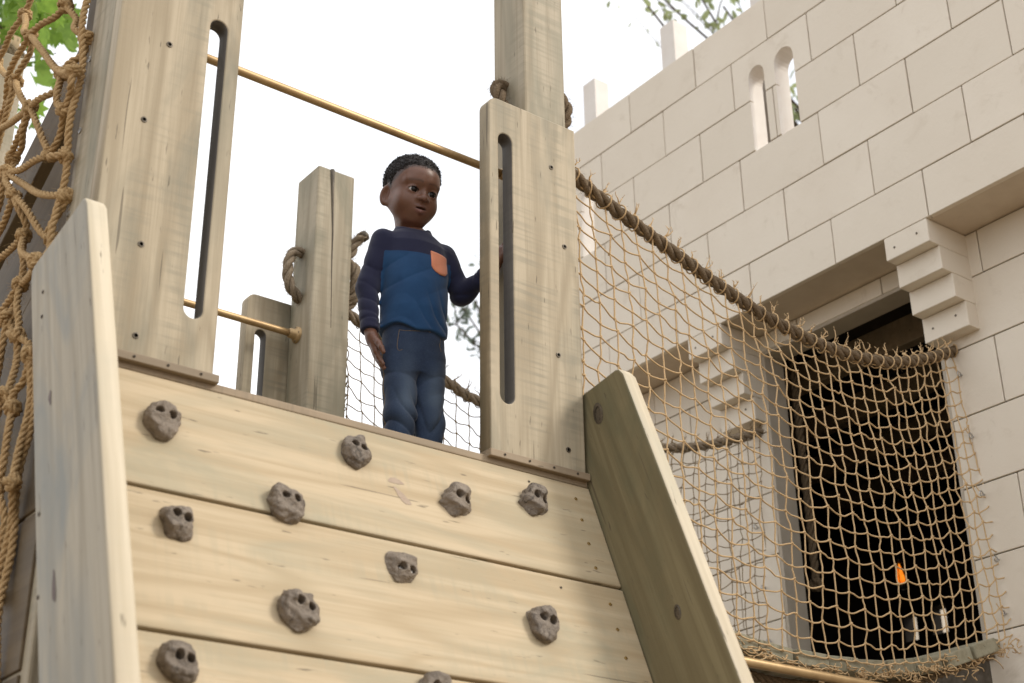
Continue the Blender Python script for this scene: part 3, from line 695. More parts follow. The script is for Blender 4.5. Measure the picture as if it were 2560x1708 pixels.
def hold_mesh(seed, w, h, dep, holes, style):
    rx, ry = w/2, h/2
    def fn(x, y, z):
        p = (x, y, z); wx = snoise(p, 75, seed)*.0052+snoise(p, 170, seed+1)*.0036+snoise(p, 380, seed+2)*.0020
        f = smax(ell(p, (0, .002, dep*.25), (rx*1.04, ry*1.04, dep*.95)), z+.10*x-.12*y-dep*.86, .010)
        r = np.random.default_rng(seed)
        for k in range(4): f = smin(f, sph(p, (r.uniform(-.45, .45)*rx, r.uniform(-.55, .4)*ry, dep*r.uniform(.1, .35)), r.uniform(.5, .68)*min(rx, ry)), .012)
        # broken facets
        for k in range({'round': 3, 'crag': 8, 'block': 4}[style]):
            n = np.array([r.normal(), r.normal(), abs(r.normal(0, .7))+.15]); n /= np.linalg.norm(n)
            ext = math.sqrt((n[0]*rx)**2+(n[1]*ry)**2+(n[2]*dep)**2)*({'round': .93, 'crag': .78, 'block': .86}[style]+r.uniform(-.05, .05))
            f = smax(f, x*n[0]+y*n[1]+z*n[2]-ext, .004)
        if style == 'block':
            f = smax(f, np.maximum(np.abs(x)-.88*rx, np.abs(y)-.92*ry)-.002, .012)
        f = f+wx
        # brow groove below the holes
        for k in range(2):
            a = r.uniform(-.5, .5); f = smax(f, -cap(p, (-.7*rx, -.15*ry+a*.2*ry-.3*ry*k, dep*1.06), (.8*rx, -.42*ry+a*.4*ry, dep*.96), .009), .008)
        for hx, hy in holes: f = np.maximum(f, -np.maximum(np.sqrt((x-hx)**2+(y-hy)**2)-.0084, .004-z))
        return np.maximum(f, -z-.004)
    V, Fc = surfnet(fn, (-rx-.018, -ry-.018, -.007), (rx+.018, ry+.018, dep+.02), .0021)
    cen = V[Fc].mean(1); mi = np.zeros(len(Fc), int)
    for hx, hy in holes: mi[(np.hypot(cen[:, 0]-hx, cen[:, 1]-hy) < .0086) & (cen[:, 2] < dep*.9) & (cen[:, 2] > .002)] = 1
    return mesh('climbing_hold', V, Fc, [M_STONE, M_STONE], True, mi)
HX = [ # X, s, w, h, style, seed, hole offsets, bolts, label
 (1.064, .143, .088, .098, 'round', 1, ((.004, .022), (.036, .016)), 0, 'grey stone climbing hold nearest the top left corner of the climbing wall'),
 (1.510, .096, .082, .104, 'round', 2, ((.004, .018), (.029, .010)), 0, 'rounded grey climbing hold just below the boy\'s feet, left of the plum-stained grain'),
 (1.317, .282, .088, .104, 'round', 3, ((.006, .018), (.036, .014)), 0, 'oval grey climbing hold straddling the upper plank joint'),
 (1.751, .168, .108, .092, 'crag', 4, ((.010, .014), (.040, .006)), 0, 'jagged wide climbing hold on top plank, left one of the jagged pair'),
 (1.981, .111, .108, .092, 'crag', 4, ((.010, .014), (.040, .006)), 0, 'jagged wide climbing hold closest to the leaning green rail on the top plank'),
 (1.077, .379, .080, .098, 'block', 6, ((.006, .012), (.034, .005)), 0, 'squarish grey climbing hold on the second plank close to the left rail'),
 (1.566, .377, .090, .104, 'crag', 7, ((.008, -.006), (.036, -.010)), 1, 'dark angular climbing hold with bright bolts just below the upper joint'),
 (1.308, .532, .100, .100, 'round', 8, ((.006, .016), (.038, .008)), 0, 'lumpy wide brown climbing hold low on the second plank'),
 (1.899, .457, .082, .104, 'round', 9, ((.006, .014), (.036, .008)), 1, 'skull-shaped climbing hold with two bright bolts on the right of the second plank'),
 (1.053, .685, .088, .092, 'round', 10, ((.008, .010), (.036, .008)), 1, 'round pale climbing hold with bright bolts at the bottom left of the wall'),
 (1.581, .668, .088, .092, 'round', 12, ((.004, .012), (.032, .008)), 0, 'climbing hold cut off by the bottom edge of the picture'),
]
hm = {}
for X, s_, w_, h_, style, seed, holes, bolts, lab in HX:
    holes = tuple((hx*.8-.014, hy*.8-.006) for hx, hy in holes)
    if seed not in hm: hm[seed] = hold_mesh(seed, w_*.77, h_*.80, .037, holes, style)
    fr_ = frame((1, 0, 0), -d_, n_, panel_pt(X-.006, s_+.008, 0.0))
    ho = tag(obj('climbing_hold', hm[seed], None, fr_), lab, 'climbing hold', 'stone holds bolted to the climbing wall')
    for hx, hy in holes:
        nn = 12; a = np.arange(nn)*2*math.pi/nn
        V = [(hx+.0075*math.cos(t), hy+.0075*math.sin(t), .0046) for t in a]+[(hx+.0040*math.cos(t), hy+.0040*math.sin(t), .0130 if bolts else .0060) for t in a]
        obj('bolt_or_shade_plug', mesh('bolt_or_shade_plug', V, [(i, (i+1) % nn, nn+(i+1) % nn, nn+i) for i in range(nn)]+[tuple(range(nn, 2*nn))], M_STEEL if bolts else M_HOLESHADE), ho, fr_)  # the non-steel ones are dark plugs that only blacken the hole like shade

# ------------------------------------------------------------------ the boy
KB = Vector((1.855, 2.85, 1.188)); ph = math.radians(-98)
KF = Vector((math.cos(ph), math.sin(ph), 0)); KL = Vector((-math.sin(ph), math.cos(ph), 0)); KM = frame(KL, -KF, (0, 0, 1), KB)
boy = place(bpy.data.objects.new('person', None), None, KM); boy.empty_display_size = .1
tag(boy, 'small boy in navy and blue long-sleeved top and jeans standing on the tower platform', 'person')
def skin_mat():
    s = NT('skin'); at = s.n('ShaderNodeAttribute', attribute_name='tint'); n = s.noise(s.coord((38, 38, 38), False), 1.0, 4, .6); f = s.noise(s.coord((420, 420, 420), False), 1.0, 2)
    c = s.mix(s.ramp(n, .3, .7), (.190, .090, .057), (.158, .072, .044)); c = s.mix(at.outputs['Fac'], c, at.outputs['Color'])
    s.col(c).rough(.40, .5); s.b.inputs['Subsurface Weight'].default_value = .12; s.b.inputs['Subsurface Radius'].default_value = (.01, .004, .002); s.b.inputs['Subsurface Scale'].default_value = .5
    s.bump(f, .08, .001)
    # tint: colour in RGB, amount in alpha
    for l in list(s.t.links):
        if l.from_socket == at.outputs['Fac']: s.t.links.remove(l); s.l(at.outputs['Alpha'], l.to_socket) if False else None
    return s, at
SK, _at = skin_mat()
_mixn = [n for n in SK.t.nodes if n.bl_idname == 'ShaderNodeMix' and any(l.to_node == n and l.from_node == _at for l in SK.t.links)][0]
SK.l(_at.outputs['Alpha'], [q for q in _mixn.inputs if q.name == 'Factor' and q.type == 'VALUE'][0]); M_SKIN = SK.m
def cloth(name, c1, c2, weave=900, bump=.25, fade=None, sheen=.2):
    s = NT(name); n = s.noise(s.coord((14, 14, 14), False), 1.0, 5, .65); f = s.noise(s.coord((weave, weave, weave*.5), False), 1.0, 2)
    c = s.mix(s.ramp(n, .3, .7), c1, c2)
    if fade:
        at = s.n('ShaderNodeAttribute', attribute_name='fade'); c = s.mix(at.outputs['Fac'], c, fade)
        c = s.mix(s.math('MULTIPLY', s.ramp(f, .5, .7), .3), c, fade)
    s.col(c).rough(.85, .2); s.b.inputs['Sheen Weight'].default_value = sheen; s.bump(f, bump, .0012); return s
M_NAVY = cloth('navy_jersey', (.020, .023, .055), (.013, .015, .040)).m
def shirt_mat():
    s = cloth('two_tone_jersey', (.019, .070, .170), (.012, .048, .125)); at = s.n('ShaderNodeAttribute', attribute_name='navy')
    src = [l.from_socket for l in s.t.links if l.to_socket == s.b.inputs['Base Color']][0]
    s.col(s.mix(s.ramp(at.outputs['Fac'], .495, .505), src, (.018, .020, .050))); return s.m
M_SHIRT = shirt_mat()
M_DENIM = cloth('denim', (.030, .052, .105), (.015, .027, .060), 1100, .3, (.13, .175, .235)).m
M_POCKET = cloth('orange_pocket', (.84, .33, .19), (.77, .27, .15)).m
M_STITCH = simple('stitching', (.35, .25, .13), (.22, .15, .08), 300, .8, .2)
M_HAIR = simple('black_hair', (.030, .024, .022), (.010, .008, .008), 260, .6, .35, .9, 0, (1, 1, 1), .003)
M_WHITE = simple('eye_white', (.62, .60, .60), (.55, .52, .52), 30, .15, .6); M_IRIS = simple('eye_iris', (.012, .007, .005), (.005, .003, .003), 90, .22, .35)
M_LIPIN = simple('mouth_inside', (.05, .015, .015), (.03, .01, .01), 90, .5, .4)

HC = np.array([-.012, -.002, .891]); hp = math.radians(21); hy = math.radians(4); hr = math.radians(1.0)
RX = Matrix.Rotation(hp, 3, 'X'); RZ = Matrix.Rotation(hy, 3, 'Z'); RY = Matrix.Rotation(hr, 3, 'Y'); HR = RZ @ RY @ RX
HRn = np.array(HR); NB = HRn.T @ (np.array([-.006, .022, .735])-HC)      # neck base seen from the head
EY = (.0275, -.0590, -.010); ER = .0138
def head_f(x, y, z):
    p = (x, y, z); ax_ = np.abs(x); q = (ax_, y, z)
    f = ell(p, (0, .010, .020), (.0675, .0785, .0680))                  # skull
    f = smin(f, ell(p, (0, -.020, .022), (.058, .058, .056)), .02)     # forehead
    f = smin(f, ell(p, (0, -.022, -.034), (.0555, .0505, .056)), .025) # face
    f = smin(f, sph(q, (.0290, -.043, -.043), .0285), .022)            # cheeks
    f = smin(f, sph(p, (0, -.052, -.078), .0185), .026)                # chin
    f = smin(f, cap(q, (.045, .0, -.045), (.018, -.040, -.079), .017), .025)  # jaw
    f = smin(f, cap(p, (0, .018, -.045), NB, .030, .034), .020)        # neck
    # brow ridge and sockets
    f = smin(f, cap(q, (.010, -.0690, .016), (.042, -.056, .014), .0045), .016)
    f = smax(f, -ell(q, (EY[0], -.084, EY[2]), (.019, .012, .0115)), .010)
    # lids
    f = smin(f, sph(q, EY, ER+.0026), .004)
    dx, dz = ax_-EY[0], z-EY[2]; R = .0178
    alm = np.maximum(np.sqrt(dx**2+(dz-(R-.0066))**2)-R, np.sqrt(dx**2+(dz+(R-.0076))**2)-R)
    f = np.maximum(f, -np.maximum(np.maximum(alm, sph(q, EY, ER+.0075)), y-EY[1]))
    # nose
    n = cap(p, (0, -.0700, -.004), (0, -.0820, -.0265), .0045, .0082); n = smin(n, sph(p, (0, -.0838, -.0300), .0086), .006)
    n = smin(n, ell(q, (.0105, -.0775, -.0310), (.0078, .0085, .0068)), .006); f = smin(f, n, .008)
    f = smax(f, -ell(q, (.0062, -.0840, -.0372), (.0036, .0050, .0032)), .002)
    # mouth
    f = smin(f, ell(p, (0, -.0650, -.0560), (.026, .0140, .0175)), .012)
    f = smin(f, smin(cap(q, (.0035, -.0785, -.0510), (.0205, -.0700, -.0550), .0060, .0028), cap(p, (-.003, -.0780, -.0512), (.003, -.0780, -.0512), .0040), .004), .004)
    f = smin(f, cap(q, (0, -.0785, -.0640), (.0190, -.0710, -.0580), .0075, .0034), .004)
    f = smax(f, -ell(p, (0, -.0810, -.0560), (.0175, .010, .0021)), .0015)
    # ears
    ca, sa = math.cos(.62), math.sin(.62); ex, ey_ = ax_-.0655, y-.008; u = ex*ca-ey_*sa*1; v = ex*sa+ey_*ca; zz = z+.029
    e = np.sqrt((v/.0205)**2+(zz/.0300)**2+(u/.0080)**2); e = (e-1)*.0075
    e = smax(e, -(np.sqrt(((v+.002)/.0125)**2+((zz-.001)/.0200)**2+((u-.006)/.0065)**2)-1)*.0065, .003)
    f = smin(f, e, .005)
    return f
Vh, Fh = surfnet(head_f, (-.095, -.105, -.185), (.095, .10, .10), .0021)
hv = Vh.copy(); axh = np.abs(hv[:, 0])
def g(c, s): return np.exp(-sum(((hv[:, k] if k else axh)-c[k])**2/s[k]**2 for k in range(3)))
tint = np.zeros((len(Vh), 4)); tint[:, :3] = (.15, .075, .05)
def tn(wt, col):
    a = np.clip(wt, 0, 1); tot = tint[:, 3]*(1-a)+a
    tint[:, :3] = np.where(tot[:, None] > 1e-6, (tint[:, :3]*(tint[:, 3]*(1-a))[:, None]+np.array(col)*a[:, None])/np.maximum(tot, 1e-6)[:, None], tint[:, :3]); tint[:, 3] = tot
bz = .0175-.10*(axh-.026)**2/.01*.1
tn(.55*np.exp(-((hv[:, 2]-(.0165-9*(axh-.024)**2))/.0032)**2)*(axh > .008)*(axh < .046)*(hv[:, 1] < -.045), (.055, .028, .02))     # brows
tn(.8*np.exp(-((hv[:, 2]+.0635)/.0060)**2-(axh/.0155)**4)*(hv[:, 1] < -.064), (.22, .095, .085))                                     # lower lip
tn(.7*np.exp(-((hv[:, 2]+.0510)/.0038)**2-(axh/.0165)**4)*(hv[:, 1] < -.066), (.12, .05, .042))                                     # upper lip
tn(.95*np.exp(-((hv[:, 2]+.0558)/.0016)**2-(axh/.0165)**6)*(hv[:, 1] < -.060), (.03, .012, .012))
lid = np.sqrt((axh-EY[0])**2+(hv[:, 2]-EY[2])**2); ddz = hv[:, 2]-EY[2]
tn(.85*(np.abs(np.sqrt((axh-EY[0])**2+(ddz+.0102)**2)-.0182) < .0014)*(hv[:, 1] < -.055)*(ddz > .0005)*(np.abs(axh-EY[0]) < .0145), (.02, .012, .01))   # lash line
hl = np.interp(hv[:, 1], [-.10, -.070, -.055, -.043, -.030, -.012, -.004, .020, .034, .050, .10], [.062, .058, .052, .036, .020, .006, -.010, .010, -.020, -.050, -.060])
tn(.85*np.clip((hv[:, 2]-hl+.009)/.012, 0, 1), (.035, .022, .018))                                                                     # short stubble under the hairline
Vh = Vh @ HRn.T + HC
parts_v = [Vh]; parts_f = [Fh]; parts_t = [tint]
# body under the clothes (trunk, arms, legs), and two hands with separate fingers
RA = [(-.091, .0, .722), (-.124, .016, .585), (-.122, -.008, .452)]      # his right arm
LA = [(.086, .0, .720), (.134, -.010, .612), (.168, -.100, .643)]        # his left arm, reaching to the post
def loft(p, tab, cx=None):
    z = p[2]; a = np.interp(z, tab[:, 0], tab[:, 1]); b = np.interp(z, tab[:, 0], tab[:, 2]); c = np.interp(z, tab[:, 0], tab[:, 3]) if tab.shape[1] > 3 else 0
    L = np.sqrt(((p[0]-(cx or 0))/a)**2+((p[1]-c)/b)**2); return (L-1)*np.minimum(a, b)
TT = np.array([(.30, .070, .058, .0), (.44, .082, .064, .0), (.52, .083, .068, -.004), (.60, .083, .066, -.004), (.66, .088, .063, .0), (.715, .090, .058, .004), (.742, .076, .050, .009), (.760, .054, .044, .013), (.79, .040, .040, .016)])
HIP = [(-.036, .0, .395), (.040, .0, .395)]; KNE = [(-.037, -.014, .235), (.046, -.002, .235)]; ANK = [(-.038, .008, .05), (.050, .022, .05)]
def body_f(x, y, z):
    p = (x, y, z); f = np.maximum(loft((x, y, z), np.c_[TT[:, 0], TT[:, 1]-.010, TT[:, 2]-.010, TT[:, 3]]), np.maximum(.42-z, z-.785))
    for A, sh in ((RA, -1), (LA, 1)):
        f = smin(f, smin(cap(p, A[0], A[1], .021, .018), cap(p, A[1], A[2], .018, .0150), .012), .02)
    for k in range(2): f = smin(f, smin(cap(p, HIP[k], KNE[k], .034, .028), cap(p, KNE[k], ANK[k], .028, .022), .015), .02)
    return f
Vb, Fb = surfnet(body_f, (-.17, -.15, .0), (.21, .10, .80), .005)
parts_v.append(Vb); parts_f.append(Fb); parts_t.append(np.tile((.15, .075, .05, 0), (len(Vb), 1)))
def hand(wrist, d, n, across, curl, thumb_out):
    """d: finger direction, n: palm normal, across: towards the thumb"""
    wr = np.array(wrist, float); d, n, t = [np.array(v, float)/np.linalg.norm(v) for v in (d, n, across)]; t -= d*(t@d); t /= np.linalg.norm(t); n = n-d*(n@d)-t*(n@t); n /= np.linalg.norm(n)
    W = lambda a, b, c: wr+d*a+t*b+n*c
    segs = []
    for b, L, k0 in ((.0150, .036, .047), (.0050, .040, .050), (-.0050, .037, .048), (-.0145, .029, .043)):
        segs.append(('p', W(.0, b*.75, 0), W(k0, b, 0), .0105, .0080))
        a0 = W(k0, b, 0); ang = 0; L3 = [L*.45, L*.32, L*.28]; rr_ = [.0072, .0066, .0058, .0050]; q = a0
        for j in range(3):
            ang += curl*(1+.25*j); q2 = q+(d*math.cos(ang)+n*math.sin(ang))*L3[j]; segs.append(('f', q, q2, rr_[j], rr_[j+1])); q = q2
    th = [W(.010, .014, .004), W(.032, .014+.013*thumb_out, .010), W(.048, .014+.020*thumb_out, .012), W(.061, .014+.020*thumb_out, .014)]
    for j in range(3): segs.append(('t', th[j], th[j+1], (.0100, .0082, .0072)[j], (.0082, .0072, .0060)[j]))
    segs.append(('p', W(-.035, 0, 0), W(.006, 0, 0), .0165, .0150))
    def fn(x, y, z):
        p = (x, y, z); fp = None; ff = None
        for kd, a, b, ra, rb in segs:
            c = cap(p, a, b, ra, rb)
            if kd == 'p': fp = c if fp is None else smin(fp, c, .010)
        f = fp
        for kd, a, b, ra, rb in segs:
            if kd in 'ft': f = smin(f, cap(p, a, b, ra, rb), .0030)
        return f
    pts = np.array([s[1] for s in segs]+[s[2] for s in segs]); return surfnet(fn, pts.min(0)-.022, pts.max(0)+.022, .0020)
for args in ((RA[2], (.24, -.14, -1), (.9, -.42, .1), (-.42, -.9, .0), .10, 1.0), (LA[2], (.15, -.75, .55), (1, .1, 0), (0, .5, 1), .12, .9)):
    V_, F_ = hand((np.array(args[0])+np.array(args[1])/np.linalg.norm(args[1])*.022), *args[1:]); parts_v.append(V_); parts_f.append(F_)
    parts_t.append(np.tile((.15, .075, .05, 0), (len(V_), 1)))
off = np.cumsum([0]+[len(v) for v in parts_v[:-1]])
me = mesh('body', np.vstack(parts_v), np.vstack([f+o for f, o in zip(parts_f, off)]), M_SKIN, True)
ca_ = me.color_attributes.new('tint', 'FLOAT_COLOR', 'POINT'); ca_.data.foreach_set('color', np.vstack(parts_t).astype(np.float32).ravel())
body = obj('body', me, boy, KM)
# eyes
HM = KM @ (Matrix.Translation(Vector(HC)) @ HR.to_4x4())
for sx in (-1, 1):
    look = Vector((.03, -1, .06)).normalized(); u_ = look.orthogonal().normalized(); v_ = look.cross(u_); V = []; Fc = []; mi = []
    rings, nn = 14, 20
    for i in range(rings+1):
        a = math.pi*i/rings*.62
        for j in range(nn): t = 2*math.pi*j/nn; V.append(look*math.cos(a)*ER+(u_*math.cos(t)+v_*math.sin(t))*math.sin(a)*ER)
    for i in range(rings):
        for j in range(nn): Fc.append((i*nn+j, i*nn+(j+1) % nn, (i+1)*nn+(j+1) % nn, (i+1)*nn+j)); mi.append(1 if i < 5 else 0)
    obj('eye', mesh('eye', V, Fc, [M_WHITE, M_IRIS], True, mi), boy, HM @ Matrix.Translation(Vector((sx*EY[0], EY[1], EY[2]))))
# hair: close-cropped curls
def hair_f(x, y, z):
    p = (x, y, z); zl = np.interp(y, [-.10, -.070, -.055, -.043, -.030, -.012, -.004, .020, .034, .050, .10], [.062, .058, .052, .036, .020, .006, -.010, .010, -.020, -.050, -.060])
    zl = zl-.006*np.exp(-(x/.02)**2)*(y < -.04)
    t = np.clip((z-zl)/.030, 0, 1); t = t*t*(3-2*t); up = np.clip((z-.02)/.06, 0, 1)
    r = np.minimum(ell(p, (0, .010, .020), (.0675, .0785, .0680)), ell(p, (0, -.020, .022), (.058, .058, .056)))
    bump = snoise(p, 520, 5)*.0022+snoise(p, 800, 6)*.0022+snoise(p, 1150, 8)*.0020
    f = r-(.0010+.0100*t*(.45+.55*up))+bump*(.4+.6*t)
    return smax(f, (zl-z)*.8+snoise(p, 600, 9)*.002, .003)
Vr, Fr = surfnet(hair_f, (-.10, -.11, -.075), (.10, .115, .115), .0016)
hair = obj('hair', mesh('hair', Vr, Fr, M_HAIR, False), boy, HM)
cur = MB(); rg = np.random.default_rng(4)
sel = rg.choice(len(Vr), 2200, replace=False); cen_ = np.array([0, .008, .02])
for i in sel:
    v = Vr[i]; nrm = v-cen_; nrm /= np.linalg.norm(nrm)
    if v[2] < .012: continue
    a0 = rg.uniform(0, 6.28); t1 = np.cross(nrm, rg.normal(0, 1, 3)); t1 /= np.linalg.norm(t1); t2 = np.cross(nrm, t1); s_ = np.linspace(0, 1, 6)
    cur.tube(v+nrm*(s_*.0042-.001)[:, None]+.0016*(np.cos(a0+s_*6)[:, None]*t1+np.sin(a0+s_*6)[:, None]*t2), .0005, 3, False)
tag(cur.build('curls', M_HAIR, hair, True, HM), kind='stuff')

# shirt
def sleeve(p, A, r): return smin(cap(p, A[0], A[1], r[0], r[1]), cap(p, A[1], A[2], r[1], r[2]), .014)
def shirt_parts(x, y, z):
    p = (x, y, z); th = np.arctan2(x, -y)
    tor = loft(p, TT)-.004
    ph1 = 46*z+20*x+2.6*snoise(p, 22, 41)+1.2*np.sin(2*th); ph2 = 34*z-30*x+2.2*snoise(p, 18, 43)
    fold = -.0062*(np.sqrt(np.abs(np.sin(ph1))+.004)-.72)*np.exp(-((z-.50)/.06)**2)*(.55+.45*np.sin(1.5*th+.5))-.0034*(np.sqrt(np.abs(np.sin(ph2))+.01)-.72)*np.exp(-((z-.61)/.07)**2)+.0016*snoise(p, 60, 44)
    tor = tor+fold-.006*np.clip((.50-z)/.06, 0, 1)
    hem = .452+.018*np.sin(th*.9-.2)**2+.004*np.sin(5*th); tor = smax(tor, hem-z, .004)
    tor = smax(tor, -(sph(p, (-.006, -.008, .803), .0490)), .004)              # neck opening
    r_ = sleeve(p, RA, (.0310, .0265, .0235)); l_ = sleeve(p, LA, (.0310, .0275, .0230))
    for k, (A, s) in enumerate(((RA, 1), (LA, -1))):
        a = np.array(A[0]); b = np.array(A[1]); c = np.array(A[2]); d1 = (b-a)/np.linalg.norm(b-a); d2 = (c-b)/np.linalg.norm(c-b)
        t1 = sum((p[i]-a[i])*d1[i] for i in range(3)); t2 = sum((p[i]-b[i])*d2[i] for i in range(3)); L2 = np.linalg.norm(c-b)
        q1 = 62*t1+35*y+2.4*snoise(p, 30, 51+k); q2 = 70*t2-30*x+2.2*snoise(p, 30, 53+k)
        w_ = -.0046*(np.sqrt(np.abs(np.sin(q1))+.006)-.72)*np.exp(-((t1-.11)/.06)**2)-.0042*(np.sqrt(np.abs(np.sin(q2))+.006)-.72)*np.exp(-((t2-.05)/.07)**2)
        cuff = .0022*np.exp(-((t2-L2+.026)/.0035)**2)
        if k == 0: r_ = smax(r_+w_+cuff, t2-L2-.004, .003)
        else: l_ = smax(l_+w_+cuff, t2-L2-.004, .003)
    return tor, r_, l_
def shirt_f(x, y, z):
    t, r_, l_ = shirt_parts(x, y, z); return smin(smin(t, r_, .016), l_, .016)
Vs, Fs = surfnet(shirt_f, (-.165, -.15, .43), (.205, .105, .79), .0030)
t_, r_, l_ = shirt_parts(Vs[:, 0], Vs[:, 1], Vs[:, 2])
yoke = Vs[:, 2]-(.6745+.05*np.abs(Vs[:, 0])*0+.5*Vs[:, 0]**2)
arm = np.maximum(t_-r_, t_-l_)-.006; arm = np.where(np.abs(Vs[:, 0]) > .055, arm, -1)
nv_ = np.clip(.5+np.maximum(yoke, np.where(Vs[:, 0] > 0, np.where(t_-l_ > .004, 1, (t_-l_-.004)), np.where(t_-r_ > .004, 1, (t_-r_-.004))))*40, 0, 1)
me = mesh('shirt', Vs, Fs, M_SHIRT, True); at = me.attributes.new('navy', 'FLOAT', 'POINT'); at.data.foreach_set('value', nv_.astype(np.float32))
shirt = obj('shirt', me, boy, KM)
# collar band
a = np.linspace(0, 2*math.pi, 41); m = MB()
ring = np.stack([-.006+.0425*np.sin(a), .008-.0440*np.cos(a), .750+.0130*np.cos(a)*-1+.004*np.sin(a)**2], 1); m.tube(ring, .0052, 8, False); m.build('collar', M_NAVY, shirt, True, KM)
# chest pocket laid on the shirt surface
def on_shirt(x, z, lift):
    ys = np.linspace(-.12, .02, 281); f = shirt_f(np.full_like(ys, x), ys, np.full_like(ys, z)); k = np.argmax(f < 0); return (x, ys[k]-lift, z)
PK = [(.018, .690), (.068, .690), (.068, .640), (.043, .628), (.018, .640)]
nu_, nv2 = 10, 10; V = []; Fc = []
for lift in (.0032, -.003):
    for j in range(nv2+1):
        for i in range(nu_+1):
            u = i/nu_; v = j/nv2; x = .017+.056*u; zb_ = .634-.010*(1-abs(2*u-1)**1.5)+(.008*max(0, abs(2*u-1)-.7)/.3); V.append(on_shirt(x, .688*(1-v)+zb_*v, lift))
n1 = (nu_+1)*(nv2+1)
for j in range(nv2):
    for i in range(nu_): q = (j*(nu_+1)+i, (j+1)*(nu_+1)+i, (j+1)*(nu_+1)+i+1, j*(nu_+1)+i+1); Fc += [q, tuple(n1+k for k in q[::-1])]
bd = [i for i in range(nu_+1)]+[j*(nu_+1)+nu_ for j in range(1, nv2+1)]+[nv2*(nu_+1)+i for i in range(nu_-1, -1, -1)]+[j*(nu_+1) for j in range(nv2-1, 0, -1)]
Fc += [(bd[k], bd[(k+1) % len(bd)], n1+bd[(k+1) % len(bd)], n1+bd[k]) for k in range(len(bd))]
pocket = obj('pocket', mesh('pocket', V, Fc, M_POCKET, True), shirt, KM); tag(pocket, 'bright orange chest pocket')
m = MB(); m.tube(np.array([V[i] for i in range(nu_+1)])+np.array([0, -.0008, -.006]), .0008, 4); m.build('stitch_line', M_POCKET, pocket, True, KM)
# jeans
def jeans_f(x, y, z):
    p = (x, y, z); hipt = np.array([(.30, .062, .040), (.35, .072, .044), (.40, .080, .056), (.44, .083, .064), (.48, .080, .064), (.55, .074, .058)])
    f = np.maximum(loft(p, hipt, .002), np.maximum(.352-z, z-.535))
    legs = []
    for k in range(2):
        c = smin(cap(p, HIP[k], KNE[k], .0460, .0385), cap(p, KNE[k], ANK[k], .0385, .0360), .012)
        ph_ = np.arctan2(x-(HIP[k][0]+KNE[k][0])/2, -y)
        pj = 38*z+1.5*np.sin(1.6*ph_+k*2)+2.6*snoise(p, 24, 61+k); pk = 60*z+22*x*(1-2*k)+2.0*snoise(p, 26, 63+k)
        c = c-.0100*(np.sqrt(np.abs(np.sin(pj))+.006)-.74)*np.exp(-((z-.215)/.075)**2)-.0050*(np.sqrt(np.abs(np.sin(pk))+.01)-.72)*np.exp(-((z-.355)/.06)**2)+.0012*snoise(p, 70, 65)
        legs.append(smax(c, .018-z, .004))
    return smin(smin(f, legs[0], .016), legs[1], .010) if False else smin(f, np.minimum(legs[0], legs[1]), .020)
Vj, Fj = surfnet(jeans_f, (-.105, -.09, .0), (.115, .085, .55), .0030)
fd = np.zeros(len(Vj))
for k in range(2):
    cx = (HIP[k][0]+KNE[k][0])/2; fd = np.maximum(fd, .7*np.exp(-((Vj[:, 0]-cx-.004)/.024)**2-((Vj[:, 2]-.29)/.085)**2)*(Vj[:, 1] < -.015))
fd *= .72+.5*snoise((Vj[:, 0], Vj[:, 1], Vj[:, 2]), 110, 71)
me = mesh('jeans', Vj, Fj, M_DENIM, True); at = me.attributes.new('fade', 'FLOAT', 'POINT'); at.data.foreach_set('value', np.clip(fd, 0, 1).astype(np.float32))
jeans = obj('jeans', me, boy, KM)
def on_jeans(x, z, lift=.0008):
    ys = np.linspace(-.12, .02, 281); f = jeans_f(np.full_like(ys, x), ys, np.full_like(ys, z)); k = np.argmax(f < 0); return (x, ys[k]-lift, z)
for pts in ([(-.058, .452), (-.060, .43), (-.062, .405), (-.058, .395), (-.050, .398)], [(-.058, .452), (-.044, .449), (-.02, .450), (.02, .455)], [(.055, .45), (.052, .43), (.058, .415)]):
    P_ = catmull([on_jeans(x, z) for x, z in pts], 4); m = MB(); m.tube(P_, .0006, 4); m.build('seam', M_STITCH, jeans, True, KM)
for k, sgn in ((0, -1), (1, 1)):
    P_ = []
    for z in np.linspace(.40, .03, 40):
        xs_ = np.linspace(sgn*.14, sgn*.0, 200); yk = -.006; f = jeans_f(xs_, np.full_like(xs_, yk), np.full_like(xs_, z)); i = np.argmax(f < 0); P_.append((xs_[i]+sgn*.0006, yk, z))
    m = MB(); m.tube(np.array(P_), .0010, 4); m.build('seam', M_STITCH, jeans, True, KM)
def shoe_f(k):
    ax_, ay_ = ANK[k][0], ANK[k][1]
    def fn(x, y, z):
        p = (x, y, z); f = smin(ell(p, (ax_, ay_-.045, .022), (.032, .062, .026)), ell(p, (ax_, ay_+.01, .032), (.028, .036, .036)), .015); return np.maximum(f, .001-z)
    return fn
M_SHOE = simple('dark_shoe', (.05, .05, .06), (.03, .03, .035), 60, .6, .4, .2)
for k in range(2):
    V_, F_ = surfnet(shoe_f(k), (ANK[k][0]-.05, -.13, -.004), (ANK[k][0]+.05, .08, .08), .004); obj('shoe', mesh('shoe', V_, F_, M_SHOE, True), boy, KM)

